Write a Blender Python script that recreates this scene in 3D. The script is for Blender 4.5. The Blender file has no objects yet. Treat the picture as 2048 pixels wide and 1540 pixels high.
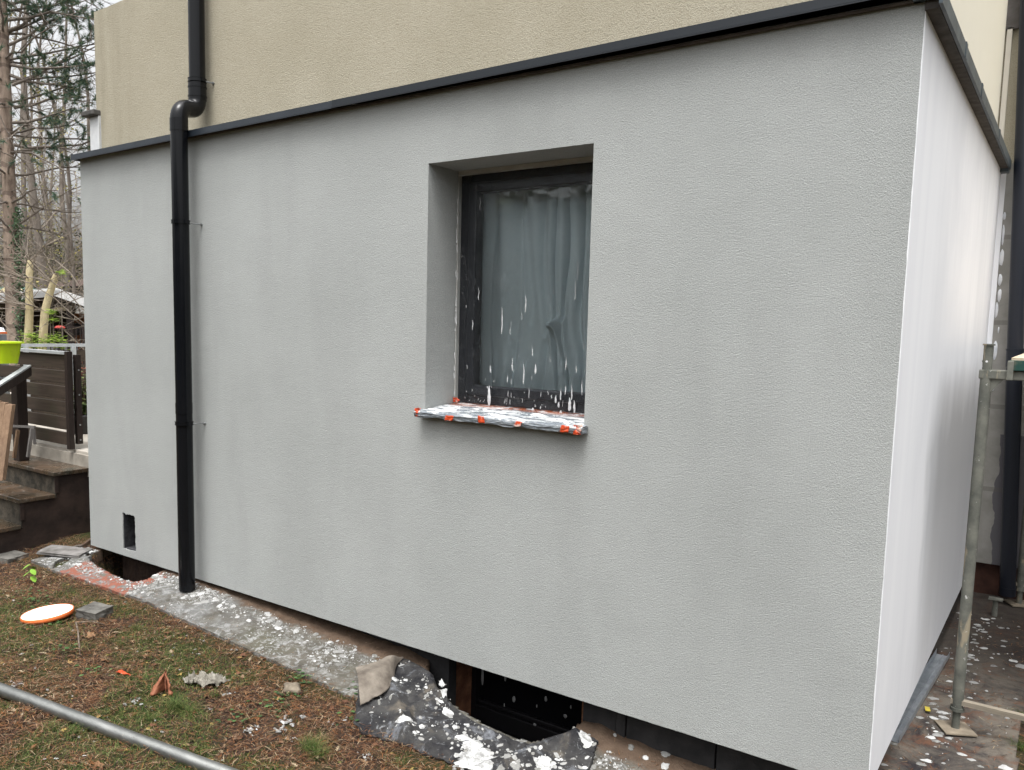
import bpy, bmesh, math, random
from math import sin, cos, pi, radians, sqrt, atan2
from mathutils import Vector, Matrix, noise
from mathutils.geometry import tessellate_polygon
sc = bpy.context.scene
COL = sc.collection
rnd = random.Random(7)

# ------------------------------------------------------------------ camera
RW, RH = 2048, 1540
FPX, YAW, PITCH, ROLL = 1663.788, -0.633817, -0.104994, 0.019166
CAM = Vector((5.194805, -2.916301, 1.6))
PX, PY = RW/2 - 100.76, RH/2 + 49.19
_f = Vector((sin(YAW)*cos(PITCH), cos(YAW)*cos(PITCH), sin(PITCH)))
_r = _f.cross(Vector((0, 0, 1))).normalized(); _u = _r.cross(_f)
CR = cos(ROLL)*_r + sin(ROLL)*_u
CU = -sin(ROLL)*_r + cos(ROLL)*_u
cam = bpy.data.objects.new('camera', bpy.data.cameras.new('camera'))
COL.objects.link(cam)
m = Matrix((CR, CU, -_f)).transposed().to_4x4(); m.translation = CAM
cam.matrix_world = m
cam.data.sensor_fit = 'HORIZONTAL'; cam.data.sensor_width = 36
cam.data.lens = FPX/RW*36
cam.data.shift_x = 100.76/RW; cam.data.shift_y = 49.19/RW
cam.data.clip_end = 2000; cam.data.clip_start = 0.05
sc.camera = cam
def at(u, v, depth):                       # world point seen at photo pixel (u, v) at that depth
    return CAM + depth*(_f + CR*((u-PX)/FPX) - CU*((v-PY)/FPX))

# ------------------------------------------------------------------ light: overcast day
SUN_DIR = Vector((.10, -.31, .945)).normalized()
w = bpy.data.worlds.new('World'); sc.world = w; w.use_nodes = True
nt = w.node_tree; nt.nodes.clear()
sky = nt.nodes.new('ShaderNodeTexSky'); sky.sky_type = 'NISHITA'; sky.sun_disc = False
sky.sun_elevation = math.asin(SUN_DIR.z); sky.sun_rotation = atan2(SUN_DIR.x, SUN_DIR.y)
sky.dust_density = 8; sky.air_density = 1.2; sky.ozone_density = 1
hsv = nt.nodes.new('ShaderNodeHueSaturation'); hsv.inputs['Saturation'].default_value = .12   # cloud cover takes the blue out
bg = nt.nodes.new('ShaderNodeBackground'); bg.inputs[1].default_value = .15
out = nt.nodes.new('ShaderNodeOutputWorld')
nt.links.new(sky.outputs[0], hsv.inputs['Color']); nt.links.new(hsv.outputs[0], bg.inputs[0]); nt.links.new(bg.outputs[0], out.inputs[0])
sun = bpy.data.objects.new('sun', bpy.data.lights.new('sun', 'SUN')); COL.objects.link(sun)
sun.data.energy = .8; sun.data.angle = radians(24); sun.data.color = (1, .985, .965)
sun.rotation_euler = (-SUN_DIR).to_track_quat('-Z', 'Y').to_euler()
sc.view_settings.view_transform = 'Standard'; sc.view_settings.look = 'None'
sc.view_settings.exposure = 1.18; sc.view_settings.gamma = 1
sc.cycles.max_bounces = 8; sc.cycles.transparent_max_bounces = 16
sc.cycles.sample_clamp_indirect = 4

# ------------------------------------------------------------------ node helpers
class Mat:
    def __init__(s, name, rough=.8, metal=0., spec=.3):
        s.m = bpy.data.materials.new(name); s.m.use_nodes = True
        s.nt = s.m.node_tree; s.b = s.nt.nodes['Principled BSDF']
        s.b.inputs['Roughness'].default_value = rough; s.b.inputs['Metallic'].default_value = metal
        s.b.inputs['Specular IOR Level'].default_value = spec
        s._c = None
    def n(s, t, **k):
        q = s.nt.nodes.new(t)
        for a, v in k.items(): setattr(q, a, v)
        return q
    def lk(s, a, b): s.nt.links.new(a, b)
    def put(s, sock, v):
        if hasattr(v, 'links') or hasattr(v, 'is_output'): s.lk(v, sock)
        else:
            if isinstance(v, tuple) and len(v) == 3 and sock.type == 'RGBA': v = v + (1,)
            sock.default_value = v
    def co(s, scale=(1, 1, 1), rot=(0, 0, 0), loc=(0, 0, 0)):
        t = s.n('ShaderNodeTexCoord'); mp = s.n('ShaderNodeMapping')
        mp.inputs['Scale'].default_value = scale; mp.inputs['Rotation'].default_value = rot; mp.inputs['Location'].default_value = loc
        s.lk(t.outputs['Object'], mp.inputs[0]); return mp.outputs[0]
    def noise(s, scale, detail=4, rough=.55, dist=0, co=None):
        q = s.n('ShaderNodeTexNoise'); s.lk(co if co is not None else s.co(), q.inputs['Vector'])
        q.inputs['Scale'].default_value = scale; q.inputs['Detail'].default_value = detail
        q.inputs['Roughness'].default_value = rough; q.inputs['Distortion'].default_value = dist
        return q.outputs['Fac']
    def voro(s, scale, feature='F1', co=None, out='Distance', rand=1):
        q = s.n('ShaderNodeTexVoronoi', feature=feature); s.lk(co if co is not None else s.co(), q.inputs['Vector'])
        q.inputs['Scale'].default_value = scale; q.inputs['Randomness'].default_value = rand
        return q.outputs[out]
    def ramp(s, fac, stops, interp='LINEAR'):
        q = s.n('ShaderNodeValToRGB'); s.lk(fac, q.inputs[0]); e = q.color_ramp.elements; q.color_ramp.interpolation = interp
        while len(e) < len(stops): e.new(.5)
        for el, (p, c) in zip(e, stops):
            el.position = p
            el.color = (c, c, c, 1) if not isinstance(c, tuple) else (c + (1,) if len(c) == 3 else c)
        return q.outputs[0]
    def mix(s, fac, a, b, mode='MIX'):
        q = s.n('ShaderNodeMix', data_type='RGBA', blend_type=mode)
        s.put(q.inputs[0], fac); s.put(q.inputs[6], a); s.put(q.inputs[7], b); return q.outputs[2]
    def math(s, op, a, b=0., clamp=False):
        q = s.n('ShaderNodeMath', operation=op, use_clamp=clamp); s.put(q.inputs[0], a); s.put(q.inputs[1], b); return q.outputs[0]
    def xyz(s):
        t = s.n('ShaderNodeTexCoord'); q = s.n('ShaderNodeSeparateXYZ'); s.lk(t.outputs['Object'], q.inputs[0]); return q.outputs
    def island(s):
        return s.n('ShaderNodeNewGeometry').outputs['Random Per Island']
    def col(s, v): s.put(s.b.inputs['Base Color'], v); return s
    def rgh(s, v): s.put(s.b.inputs['Roughness'], v); return s
    def bump(s, h, dist=.01, strength=1.):
        q = s.n('ShaderNodeBump'); q.inputs['Strength'].default_value = strength; q.inputs['Distance'].default_value = dist
        s.lk(h, q.inputs['Height'])
        if s._c is not None: s.lk(s._c, q.inputs['Normal'])
        s._c = q.outputs[0]; s.lk(s._c, s.b.inputs['Normal']); return s

def mottled(name, c1, c2, scale=8, rough=.8, bump=0, bscale=60, metal=0, spec=.3, detail=6, lo=.35, hi=.65):
    a = Mat(name, rough, metal, spec)
    a.col(a.mix(a.ramp(a.noise(scale, detail), [(lo, 0.), (hi, 1.)]), c1, c2))
    if bump: a.bump(a.noise(bscale, 4), bump)
    return a.m
def foliage(name, stops, rough=.6, trans=.25):
    a = Mat(name, rough, spec=.2)
    c = a.ramp(a.island(), stops)
    a.col(c)
    tr = a.n('ShaderNodeBsdfTranslucent'); a.lk(c, tr.inputs[0])
    mx = a.n('ShaderNodeMixShader'); mx.inputs[0].default_value = trans
    o = a.nt.nodes['Material Output']
    a.lk(a.b.outputs[0], mx.inputs[1]); a.lk(tr.outputs[0], mx.inputs[2]); a.lk(mx.outputs[0], o.inputs[0])
    return a.m

# ------------------------------------------------------------------ object helpers
def tag(o, label=None, cat=None, group=None, kind=None):
    if label: o['label'] = label
    if cat: o['category'] = cat
    if group: o['group'] = group
    if kind: o['kind'] = kind
    return o
def empty(name, loc=(0, 0, 0), label=None, cat=None, group=None, rz=0):
    o = bpy.data.objects.new(name, None); COL.objects.link(o); o.location = loc; o.rotation_euler[2] = rz
    o.empty_display_size = .1
    return tag(o, label, cat, group)
class MB:
    def __init__(s): s.v = []; s.f = []; s.sm = []
    def add(s, vs, fs, smooth=False):
        k = len(s.v); s.v += [tuple(q) for q in vs]; s.f += [tuple(i+k for i in q) for q in fs]; s.sm += [smooth]*len(fs); return s
    def box(s, a, b, M=None):
        vs = [Vector((x, y, z)) for x in (a[0], b[0]) for y in (a[1], b[1]) for z in (a[2], b[2])]
        if M is not None: vs = [M @ q for q in vs]
        return s.add(vs, [(0, 1, 3, 2), (4, 6, 7, 5), (0, 4, 5, 1), (2, 3, 7, 6), (0, 2, 6, 4), (1, 5, 7, 3)])
    def tube(s, pts, rad, n=16, cap=True, smooth=True):
        pts = [Vector(p) for p in pts]
        if not hasattr(rad, '__len__'): rad = [rad]*len(pts)
        vs = []; fs = []; pu = None
        for i, p in enumerate(pts):
            d = (pts[min(i+1, len(pts)-1)] - pts[max(i-1, 0)]).normalized()
            if pu is None: pu = d.orthogonal().normalized()
            pu = (pu - d*pu.dot(d)).normalized(); b = d.cross(pu)
            for k in range(n):
                a = 2*pi*k/n; vs.append(p + (pu*cos(a) + b*sin(a))*rad[i])
        for i in range(len(pts)-1):
            for k in range(n):
                fs.append((i*n+k, i*n+(k+1) % n, (i+1)*n+(k+1) % n, (i+1)*n+k))
        s.add(vs, fs, smooth)
        if cap and n > 3:
            s.add(vs[:n][::-1], [tuple(range(n))]); s.add(vs[-n:], [tuple(range(n))])
        return s
    def grid(s, fn, nu, nv, smooth=True, keep=None):
        vs = [fn(i/nu, j/nv) for j in range(nv+1) for i in range(nu+1)]
        fs = [(j*(nu+1)+i, j*(nu+1)+i+1, (j+1)*(nu+1)+i+1, (j+1)*(nu+1)+i) for j in range(nv) for i in range(nu)
              if keep is None or keep((i+.5)/nu, (j+.5)/nv)]
        return s.add(vs, fs, smooth)
    def slab(s, outline, holes, plane, d0, d1):
        P = (lambda a, b, d: (a, d, b)) if plane == 'xz' else ((lambda a, b, d: (d, a, b)) if plane == 'yz' else (lambda a, b, d: (a, b, d)))
        loops = [outline] + holes; fl = [q for l in loops for q in l]
        tris = tessellate_polygon([[Vector((a, b, 0)) for a, b in l] for l in loops])
        n = len(fl)
        s.add([P(a, b, d0) for a, b in fl] + [P(a, b, d1) for a, b in fl], [])
        k = len(s.v) - 2*n
        for t in tris:
            s.f.append(tuple(i+k for i in t)); s.f.append(tuple(i+k+n for i in t[::-1])); s.sm += [False]*2
        o = 0
        for l in loops:
            for i in range(len(l)):
                a, b = o+i, o+(i+1) % len(l); s.f.append((k+a, k+b, k+n+b, k+n+a)); s.sm.append(False)
            o += len(l)
        return s
    def build(s, name, mat, parent=None, label=None, fix=True):
        me = bpy.data.meshes.new(name); me.from_pydata(s.v, [], s.f)
        me.polygons.foreach_set('use_smooth', s.sm)
        if mat: me.materials.append(mat)
        if fix:
            bm = bmesh.new(); bm.from_mesh(me); bmesh.ops.recalc_face_normals(bm, faces=bm.faces); bm.to_mesh(me); bm.free()
        me.update()
        o = bpy.data.objects.new(name, me); COL.objects.link(o)
        if parent:
            o.parent = parent
            o.matrix_parent_inverse = (Matrix.Translation(parent.location) @ parent.rotation_euler.to_matrix().to_4x4()).inverted() if not parent.parent else Matrix()
        if label: o['label'] = label
        return o
def bevel(o, wd=.003, seg=2):
    m_ = o.modifiers.new('bevel', 'BEVEL'); m_.width = wd; m_.segments = seg; m_.limit_method = 'ANGLE'; return o
def nz(x, y, z=0., s=1.): return noise.noise(Vector((x*s, y*s, z*s)))
def sstep(a, b, x):
    t = max(0., min(1., (x-a)/(b-a))); return t*t*(3-2*t)
def rag(pts, step=.02, amp=.0015, seed=0, closed=True):
    o = []; n = len(pts)
    for i in range(n if closed else n-1):
        a = Vector(pts[i]); b = Vector(pts[(i+1) % n]); L = (b-a).length; k = max(1, int(L/step)); nn = Vector((-(b-a).y, (b-a).x))/max(L, 1e-6)
        for j in range(k):
            q = a + (b-a)*j/k
            if j: q = q + nn*amp*noise.noise(Vector((q.x*70+seed, q.y*70, seed)))*2
            o.append((q.x, q.y))
    return o
def inside(x, y, poly):
    c = False; j = len(poly)-1
    for i in range(len(poly)):
        xi, yi = poly[i]; xj, yj = poly[j]
        if (yi > y) != (yj > y) and x < (xj-xi)*(y-yi)/(yj-yi)+xi: c = not c
        j = i
    return c

# ------------------------------------------------------------------ ground heights
HOLE = [(.10, .0), (.14, -.10), (.22, -.135), (.39, -.165), (.59, -.19), (.72, -.205), (.80, -.185), (.835, -.12), (.80, -.02), (.80, .08), (.86, .20), (.05, .20)]
WELL = [(2.80, .12), (2.86, .03), (2.96, -.04), (3.11, -.11), (3.34, -.155), (3.53, -.14), (3.62, -.03), (3.66, .12), (3.66, .40), (2.80, .40)]
def G(x, y):
    g = .05 - .055*max(0, min(x, 4.6)-1.2) + .12*max(-.5, min(y, .1))
    if x > 4.3: g += .03*max(0, min(y, 3.2))
    return g
def edge_y(x): return -.325 + .02*nz(x, 0, 3, 2.3) + .008*nz(x, 0, 7, 14)
def on_path(x, y):
    if x < -.15 or x > 5.13 + .02*nz(y, 1, 3, 3): return False
    if y < edge_y(x): return False
    return y < .12 or x > 4.6
def lawn(x, y):
    z = G(x, y)
    p = sstep(-.02, .10, edge_y(x) - y) if x < 5.14 else 1
    z += -.016 + .004*nz(x, y, 0, 9)
    z += p*(.022*nz(x, y, 0, 2.3) + .014*nz(x, y, 4, 7) + .008*nz(x, y, 8, 22))
    return z
def pit(x, y, poly):
    if inside(x, y, poly): return True
    return False
def ground_h(x, y):
    z = lawn(x, y)
    if 0 < x < 4.6 and y > .17: return -1.1
    if pit(x, y, HOLE): z -= .34 + .05*nz(x, y, 2, 12)
    if pit(x, y, WELL): z -= .42
    return z

# ------------------------------------------------------------------ materials
a = Mat('grey_render', .9, spec=.15)
big = a.noise(1.3, 3, .5)
fine = a.noise(235, 2, .6, .4)
grain = a.noise(300, 2, .8)
vor = a.voro(300, 'SMOOTH_F1')
c = a.mix(a.ramp(big, [(.3, 0.), (.7, 1.)]), (.312, .326, .317), (.354, .368, .360))
c = a.mix(a.math('MULTIPLY', a.ramp(a.noise(1.6, 5, .6, .3, a.co((1.6, 1, .5), loc=(2, 0, 1))), [(.46, 0.), (.68, 1.)]), .24), c, (.22, .228, .222))
c = a.mix(a.math('MULTIPLY', a.ramp(a.noise(5, 5, .7, 1., a.co((.4, 1, 1))), [(.45, 0.), (.75, 1.)]), .10), c, (.44, .45, .445))
x, y, z = a.xyz()
mr = a.n('ShaderNodeMapRange'); a.lk(a.math('ADD', z, a.math('MULTIPLY', a.noise(9, 4, .7), .10)), mr.inputs[0]); mr.inputs[1].default_value = .20; mr.inputs[2].default_value = .10
c = a.mix(a.math('MULTIPLY', mr.outputs[0], a.math('MULTIPLY', a.ramp(a.noise(60, 4, .8), [(.5, 0.), (.62, 1.)]), .35)), c, (.20, .17, .14))
c = a.mix(a.math('MULTIPLY', a.ramp(fine, [(.36, 1.), (.52, 0.)]), .36), c, (.20, .21, .205))
c = a.mix(a.math('MULTIPLY', a.ramp(grain, [(.54, 0.), (.66, 1.)]), .34), c, (.60, .61, .60))
a.col(c); a.bump(a.noise(14, 3, .5), .004, .3)
a.bump(a.math('ADD', a.noise(190, 3, .7, .8), a.math('MULTIPLY', vor, .5)), .0028, .8)
M_GREY = a.m
a = Mat('beige_render', .92, spec=.12)
x, y, z = a.xyz()
fine = a.noise(220, 3, .6, .5)
c = a.mix(a.ramp(a.noise(2.2, 5, .6), [(.32, 0.), (.7, 1.)]), (.355, .325, .248), (.405, .372, .292))
streak = a.noise(9, 4, .6, 0, a.co((1, 1, .12)))
edge = a.ramp(x, [(.02, 1.), (.55, 0.)])
c = a.mix(a.math('MULTIPLY', a.math('MULTIPLY', a.ramp(streak, [(.42, 0.), (.68, 1.)]), edge), .5), c, (.17, .155, .11))
c = a.mix(a.math('MULTIPLY', a.ramp(a.noise(60, 4, .7), [(.60, 0.), (.74, 1.)]), .35), c, (.27, .23, .15))
c = a.mix(a.math('MULTIPLY', a.ramp(fine, [(.36, 1.), (.50, 0.)]), .40), c, (.20, .175, .12))
c = a.mix(a.math('MULTIPLY', a.ramp(a.noise(300, 2, .8), [(.36, 1.), (.46, 0.)]), .5), c, (.17, .15, .105))
a.col(c); a.bump(fine, .0045, .9)
M_BEIGE = a.m
a = Mat('white_basecoat', .7, spec=.2)
st = a.noise(11, 5, .6, .2, a.co((1, 1, .05)))
c = a.mix(a.ramp(st, [(.25, 0.), (.75, 1.)]), (.78, .79, .82), (.85, .86, .88))
c = a.mix(a.ramp(a.noise(1.3, 4, .55, .4, a.co((1, 1, .45))), [(.44, 0.), (.60, .45)]), c, (.66, .675, .71))
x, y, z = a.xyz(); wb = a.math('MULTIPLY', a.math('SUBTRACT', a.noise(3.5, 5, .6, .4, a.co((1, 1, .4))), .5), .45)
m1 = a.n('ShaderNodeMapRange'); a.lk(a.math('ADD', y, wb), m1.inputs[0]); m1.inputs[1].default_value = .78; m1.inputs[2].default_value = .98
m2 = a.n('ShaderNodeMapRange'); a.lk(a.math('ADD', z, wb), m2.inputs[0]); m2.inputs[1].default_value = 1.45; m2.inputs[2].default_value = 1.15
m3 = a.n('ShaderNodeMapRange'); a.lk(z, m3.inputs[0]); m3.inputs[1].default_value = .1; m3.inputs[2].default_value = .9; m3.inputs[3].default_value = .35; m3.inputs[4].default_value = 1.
c = a.mix(a.math('MULTIPLY', a.math('MULTIPLY', m1.outputs[0], m2.outputs[0]), a.math('MULTIPLY', m3.outputs[0], .9)), c, (.50, .51, .53))   # scaffold deck's shade painted into the colour, along with a damp streak
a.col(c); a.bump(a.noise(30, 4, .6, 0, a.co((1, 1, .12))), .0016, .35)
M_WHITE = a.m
a = Mat('cement_adhesive', .9, spec=.12)
x, y, z = a.xyz()
c = a.mix(a.ramp(a.noise(7, 5, .6), [(.35, 0.), (.65, 1.)]), (.23, .225, .205), (.31, .30, .28))
dark_area = a.math('ADD', x, a.math('MULTIPLY', a.math('SUBTRACT', a.noise(5, 3), .5), .08))
wz = a.math('MULTIPLY', a.math('GREATER_THAN', dark_area, 4.86), a.math('LESS_THAN', z, .98))
c = a.mix(wz, c, (.13, .125, .135))  # back wall is darker towards the lower right
sm = a.math('SINE', a.math('MULTIPLY', z, 2*pi/.51)); c = a.mix(a.math('MULTIPLY', a.math('GREATER_THAN', sm, .985), .5), c, (.14, .13, .12))
a.col(c); a.bump(a.noise(40, 4), .003, .5)
M_CEM = a.m
M_PATCH = mottled('white_adhesive', (.62, .64, .68), (.74, .75, .77), 20, .8, .002, 60)
a = Mat('anthracite_metal', .42, .0, .5)
c = a.mix(a.ramp(a.noise(6, 4), [(.4, 0.), (.7, 1.)]), (.012, .017, .024), (.020, .027, .036)); a.col(c)
M_ANTH = a.m
a = Mat('anthracite_metal_dark', .42, .0, .4); a.col(a.mix(a.noise(5, 4), (.006, .009, .013), (.011, .015, .020))); M_ANTH2 = a.m
a = Mat('black_pipe_plastic', .22, 0, .22); a.col(a.mix(a.noise(3, 3), (.0035, .004, .005), (.006, .0065, .008)))
a.rgh(a.ramp(a.noise(14, 5), [(.3, .12), (.8, .24)])); M_PIPE = a.m
a = Mat('navy_pipe_plastic', .35, 0, .4); a.col(a.mix(a.ramp(a.noise(40, 4, .7), [(.66, 0.), (.70, 1.)]), (.008, .010, .016), (.03, .03, .032))); M_PIPE2 = a.m
M_GALV = mottled('galvanised_steel', (.30, .31, .32), (.42, .43, .44), 22, .38, 0, 0, .85, .5)
a = Mat('dull_tube', .36, .85)
c = a.mix(a.ramp(a.noise(3, 6, .7, 0, a.co((1, 4, 4))), [(.4, 0.), (.62, 1.)]), (.17, .175, .168), (.26, .265, .255))
c = a.mix(a.ramp(a.noise(70, 5, .8), [(.60, 0.), (.70, .9)]), c, (.09, .075, .055)); c = a.mix(a.ramp(a.noise(28, 4, .8), [(.68, 0.), (.72, .8)]), c, (.42, .38, .30))
a.col(c); a.rgh(a.ramp(a.noise(40, 4), [(.3, .36), (.7, .52)])); M_TUBE = a.m
a = Mat('scaffold_paint', .8, .1)
c = a.mix(a.ramp(a.noise(7, 6, .65), [(.38, 0.), (.62, 1.)]), (.085, .09, .078), (.17, .17, .145))
c = a.mix(a.ramp(a.noise(14, 5, .6, .5, a.co((1, 1, .3))), [(.56, 0.), (.62, 1.)]), c, (.27, .235, .17))
c = a.mix(a.ramp(a.noise(45, 4, .7), [(.66, 0.), (.70, .9)]), c, (.5, .5, .48))
a.col(c); a.bump(a.noise(80, 4), .002, .5); M_SCAF = a.m
def wood(name, c1, c2, along='x', rough=.7, dark_area=None):
    a = Mat(name, rough)
    sc_ = {'x': (.6, 14, 14), 'y': (14, .6, 14), 'z': (14, 14, .6)}[along]
    c = a.mix(a.ramp(a.noise(4, 6, .65, .4, a.co(sc_)), [(.3, 0.), (.7, 1.)]), c1, c2)
    c = a.mix(a.math('MULTIPLY', a.ramp(a.noise(5, 4), [(.45, 0.), (.75, 1.)]), .4), c, dark_area or (.02, .018, .012))
    a.col(c); a.bump(a.noise(6, 5, .6, 0, a.co(sc_)), .003, .5); return a.m
M_SLAT = wood('dark_stained_wood', (.026, .018, .013), (.060, .043, .031), 'x', .65, (.035, .04, .02))
M_POST = wood('dark_stained_post', (.014, .009, .008), (.030, .020, .017), 'z', .5)
M_BOARD = wood('weathered_board', (.11, .065, .038), (.20, .13, .08), 'z', .8, (.07, .045, .03))
M_PLANK = wood('pale_plank', (.40, .32, .22), (.55, .46, .35), 'y', .8, (.25, .2, .15))
# ground
a = Mat('lawn_soil', .95, spec=.1)
c = a.mix(a.ramp(a.noise(16, 6, .7), [(.35, 0.), (.65, 1.)]), (.014, .010, .008), (.050, .034, .026))
c = a.mix(a.ramp(a.noise(55, 5, .7), [(.50, 0.), (.62, .8)]), c, (.15, .075, .035))
c = a.mix(a.math('MULTIPLY', a.ramp(a.noise(2.6, 5, .65, .8), [(.46, 0.), (.58, 1.)]), .8), c, (.030, .038, .012))
a.col(c); a.bump(a.noise(60, 6, .7), .012, 1); M_LAWN = a.m
a = Mat('concrete_path', .85, spec=.2)
x, y, z = a.xyz()
wob = a.math('MULTIPLY', a.math('SUBTRACT', a.noise(7, 5, .7), .5), .16)
yw = a.math('ADD', y, wob)
c = a.mix(a.ramp(a.noise(10, 6, .65), [(.32, 0.), (.7, 1.)]), (.050, .046, .038), (.105, .096, .080))
c = a.mix(a.ramp(a.noise(3.2, 5, .6, .5), [(.54, 0.), (.70, .5)]), c, (.075, .074, .045))
side = a.math('GREATER_THAN', x, 4.62)
front = a.math('LESS_THAN', x, 2.2)
film = a.math('MULTIPLY', a.ramp(a.noise(5, 6, .75, .4), [(.42, 0.), (.62, 1.)]), a.ramp(x, [(.05, .9), (.5, .45), (1., .25)]))
q_ = a.n('ShaderNodeMapRange'); a.lk(x, q_.inputs[0]); q_.inputs[1].default_value = 2.0; q_.inputs[2].default_value = 1.5; film2 = q_.outputs[0]
c = a.mix(a.math('MULTIPLY', a.ramp(a.noise(6, 6, .75, .4), [(.38, 0.), (.62, .75)]), film2), c, (.14, .142, .142))
c = a.mix(a.math('MULTIPLY', a.ramp(a.noise(26, 5, .75, .8), [(.50, 0.), (.62, .7)]), a.ramp(a.noise(3, 3), [(.4, .2), (.6, 1.)])), c, (.30, .305, .30))
c = a.mix(a.math('MULTIPLY', a.ramp(a.noise(11, 7, .8, 1.2, a.co((.7, 1.3, 1), loc=(1, 2, 0))), [(.53, 0.), (.60, .8)]), a.ramp(a.noise(4, 3, .5, 0, a.co(loc=(5, 0, 0))), [(.42, 0.), (.56, 1.)])), c, (.22, .223, .22))
# brick coloured patch in front of the first hole
px = a.math('MULTIPLY', a.math('GREATER_THAN', a.math('ADD', x, wob), .22), a.math('LESS_THAN', a.math('ADD', x, wob), .90))
px = a.math('MULTIPLY', px, a.ramp(a.noise(24, 4, .7), [(.42, 0.), (.50, .9)]))
c = a.mix(px, c, (.20, .065, .04))
# brown earth along the plinth
mr = a.n('ShaderNodeMapRange'); a.lk(yw, mr.inputs[0]); mr.inputs[1].default_value = -.045; mr.inputs[2].default_value = -.005
earth = a.math('MULTIPLY', mr.outputs[0], a.math('SUBTRACT', 1., side))
c = a.mix(earth, c, a.mix(a.noise(30, 5), (.045, .028, .018), (.11, .078, .055)))
# side of the house: damp black stains, rust coloured needles, pale dust
sc1 = a.mix(a.ramp(a.noise(4.5, 6, .7, .6), [(.36, 0.), (.60, 1.)]), (.018, .016, .018), (.115, .10, .082))
sc1 = a.mix(a.ramp(a.noise(8, 6, .75, .5, a.co(loc=(3, 1, 0))), [(.52, 0.), (.66, .8)]), sc1, (.11, .05, .028))
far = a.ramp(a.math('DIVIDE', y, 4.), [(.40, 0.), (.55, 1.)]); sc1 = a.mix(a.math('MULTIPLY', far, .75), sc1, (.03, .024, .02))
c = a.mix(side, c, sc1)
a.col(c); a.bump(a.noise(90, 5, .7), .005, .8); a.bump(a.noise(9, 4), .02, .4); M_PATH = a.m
M_SOIL = mottled('pit_soil', (.020, .012, .009), (.055, .032, .022), 18, .95, .02, 25)
a = Mat('poured_plaster', .75, spec=.15); a.col(a.mix(a.ramp(a.noise(26, 6, .75, .6), [(.40, 0.), (.56, 1.)]), (.20, .20, .195), (.46, .465, .46))); a.bump(a.noise(60, 5, .7), .006, .7); M_POUR = a.m
a = Mat('splashed_plaster', .8, spec=.15)
c = a.ramp(a.island(), [(0, (.12, .12, .11)), (.4, (.20, .20, .195)), (.75, (.33, .333, .328)), (1, (.50, .505, .50))])
c = a.mix(a.ramp(a.noise(70, 5, .75), [(.42, 0.), (.62, .7)]), c, (.24, .235, .22)); a.col(c); a.bump(a.noise(110, 4), .003, .6); M_PLASTER = a.m
M_LITTER = foliage('needle_litter', [(0, (.025, .016, .012)), (.3, (.07, .036, .022)), (.55, (.19, .08, .030)), (.75, (.13, .085, .055)), (.92, (.24, .155, .09)), (1, (.34, .28, .19))], .8, .1)
M_GRASS = foliage('grass_blades', [(0, (.020, .042, .011)), (.4, (.055, .095, .020)), (.75, (.11, .15, .04)), (1, (.24, .21, .09))], .6, .3)
M_LEAF = foliage('fallen_leaves', [(0, (.05, .03, .02)), (.45, (.15, .07, .04)), (.75, (.24, .14, .07)), (.95, (.34, .25, .08)), (1, (.12, .14, .04))], .6, .2)
M_WEED = foliage('weed_leaves', [(0, (.018, .045, .018)), (.6, (.05, .11, .035)), (1, (.10, .17, .06))], .45, .25)

# ================================================================== THE SETTING
near = MB()
X0, X1, Y0, Y1 = -3., 7., -3.2, 4.2
NX, NY = 560, 400
def gx(u):   # finer in view, coarser outside
    return X0 + (X1-X0)*u
near.grid(lambda u, v: (gx(u), Y0+(Y1-Y0)*v, ground_h(gx(u), Y0+(Y1-Y0)*v)), NX, NY)
ring = [(X0, Y0), (X1, Y0), (X1, Y1), (X0, Y1)]
outp = [(-900, -900), (900, -900), (900, 900), (-900, 900)]
for i in range(4):
    j = (i+1) % 4
    near.add([(*ring[i], lawn(*ring[i])-.02), (*ring[j], lawn(*ring[j])-.02), (*outp[j], -.1), (*outp[i], -.1)], [(0, 1, 2, 3)])
tag(near.build('lawn', M_LAWN, fix=False), kind='structure')

pm = MB()
st = .0125
PXN = int(5.4/st); PYN = int(3.8/st)
idx = {}
def pz(x, y):
    return G(x, y) + .004*nz(x, y, 3, 6) + (.018*sstep(.0, .1, y) + .012*nz(x, y, 1, 16)*sstep(-.06, .02, y) if x < 4.5 else 0) + .0015*nz(x, y, 0, 60)
def pv(i, j):
    if (i, j) not in idx:
        x = -.2+i*st; y = -.4+j*st
        idx[(i, j)] = len(pm.v); pm.v.append((x + .003*nz(x, y, 5, 40), y + .003*nz(x, y, 9, 40), pz(x, y)))
    return idx[(i, j)]
cells = set()
for i in range(PXN):
    for j in range(PYN):
        x = -.2+(i+.5)*st; y = -.4+(j+.5)*st
        if y > .13 and x < 4.58: continue
        if y > .3 and x < 4.66 : continue
        if on_path(x, y) and not pit(x, y, HOLE) and not pit(x, y, WELL) and not (x < .12 and nz(x, y, 7, 9) > .12): cells.add((i, j))
for (i, j) in cells:
    pm.f.append((pv(i, j), pv(i+1, j), pv(i+1, j+1), pv(i, j+1))); pm.sm.append(True)
    for (di, dj, p, q) in ((-1, 0, (i, j+1), (i, j)), (1, 0, (i+1, j), (i+1, j+1)), (0, -1, (i, j), (i+1, j)), (0, 1, (i+1, j+1), (i, j+1))):
        if (i+di, j+dj) not in cells:
            A, B = pv(*p), pv(*q); k = len(pm.v)
            pm.v += [(pm.v[A][0], pm.v[A][1], pm.v[A][2]-.07), (pm.v[B][0], pm.v[B][1], pm.v[B][2]-.07)]
            pm.f.append((A, k, k+1, B)); pm.sm.append(False)
tag(pm.build('path', M_PATH, fix=False), kind='structure')

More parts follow.
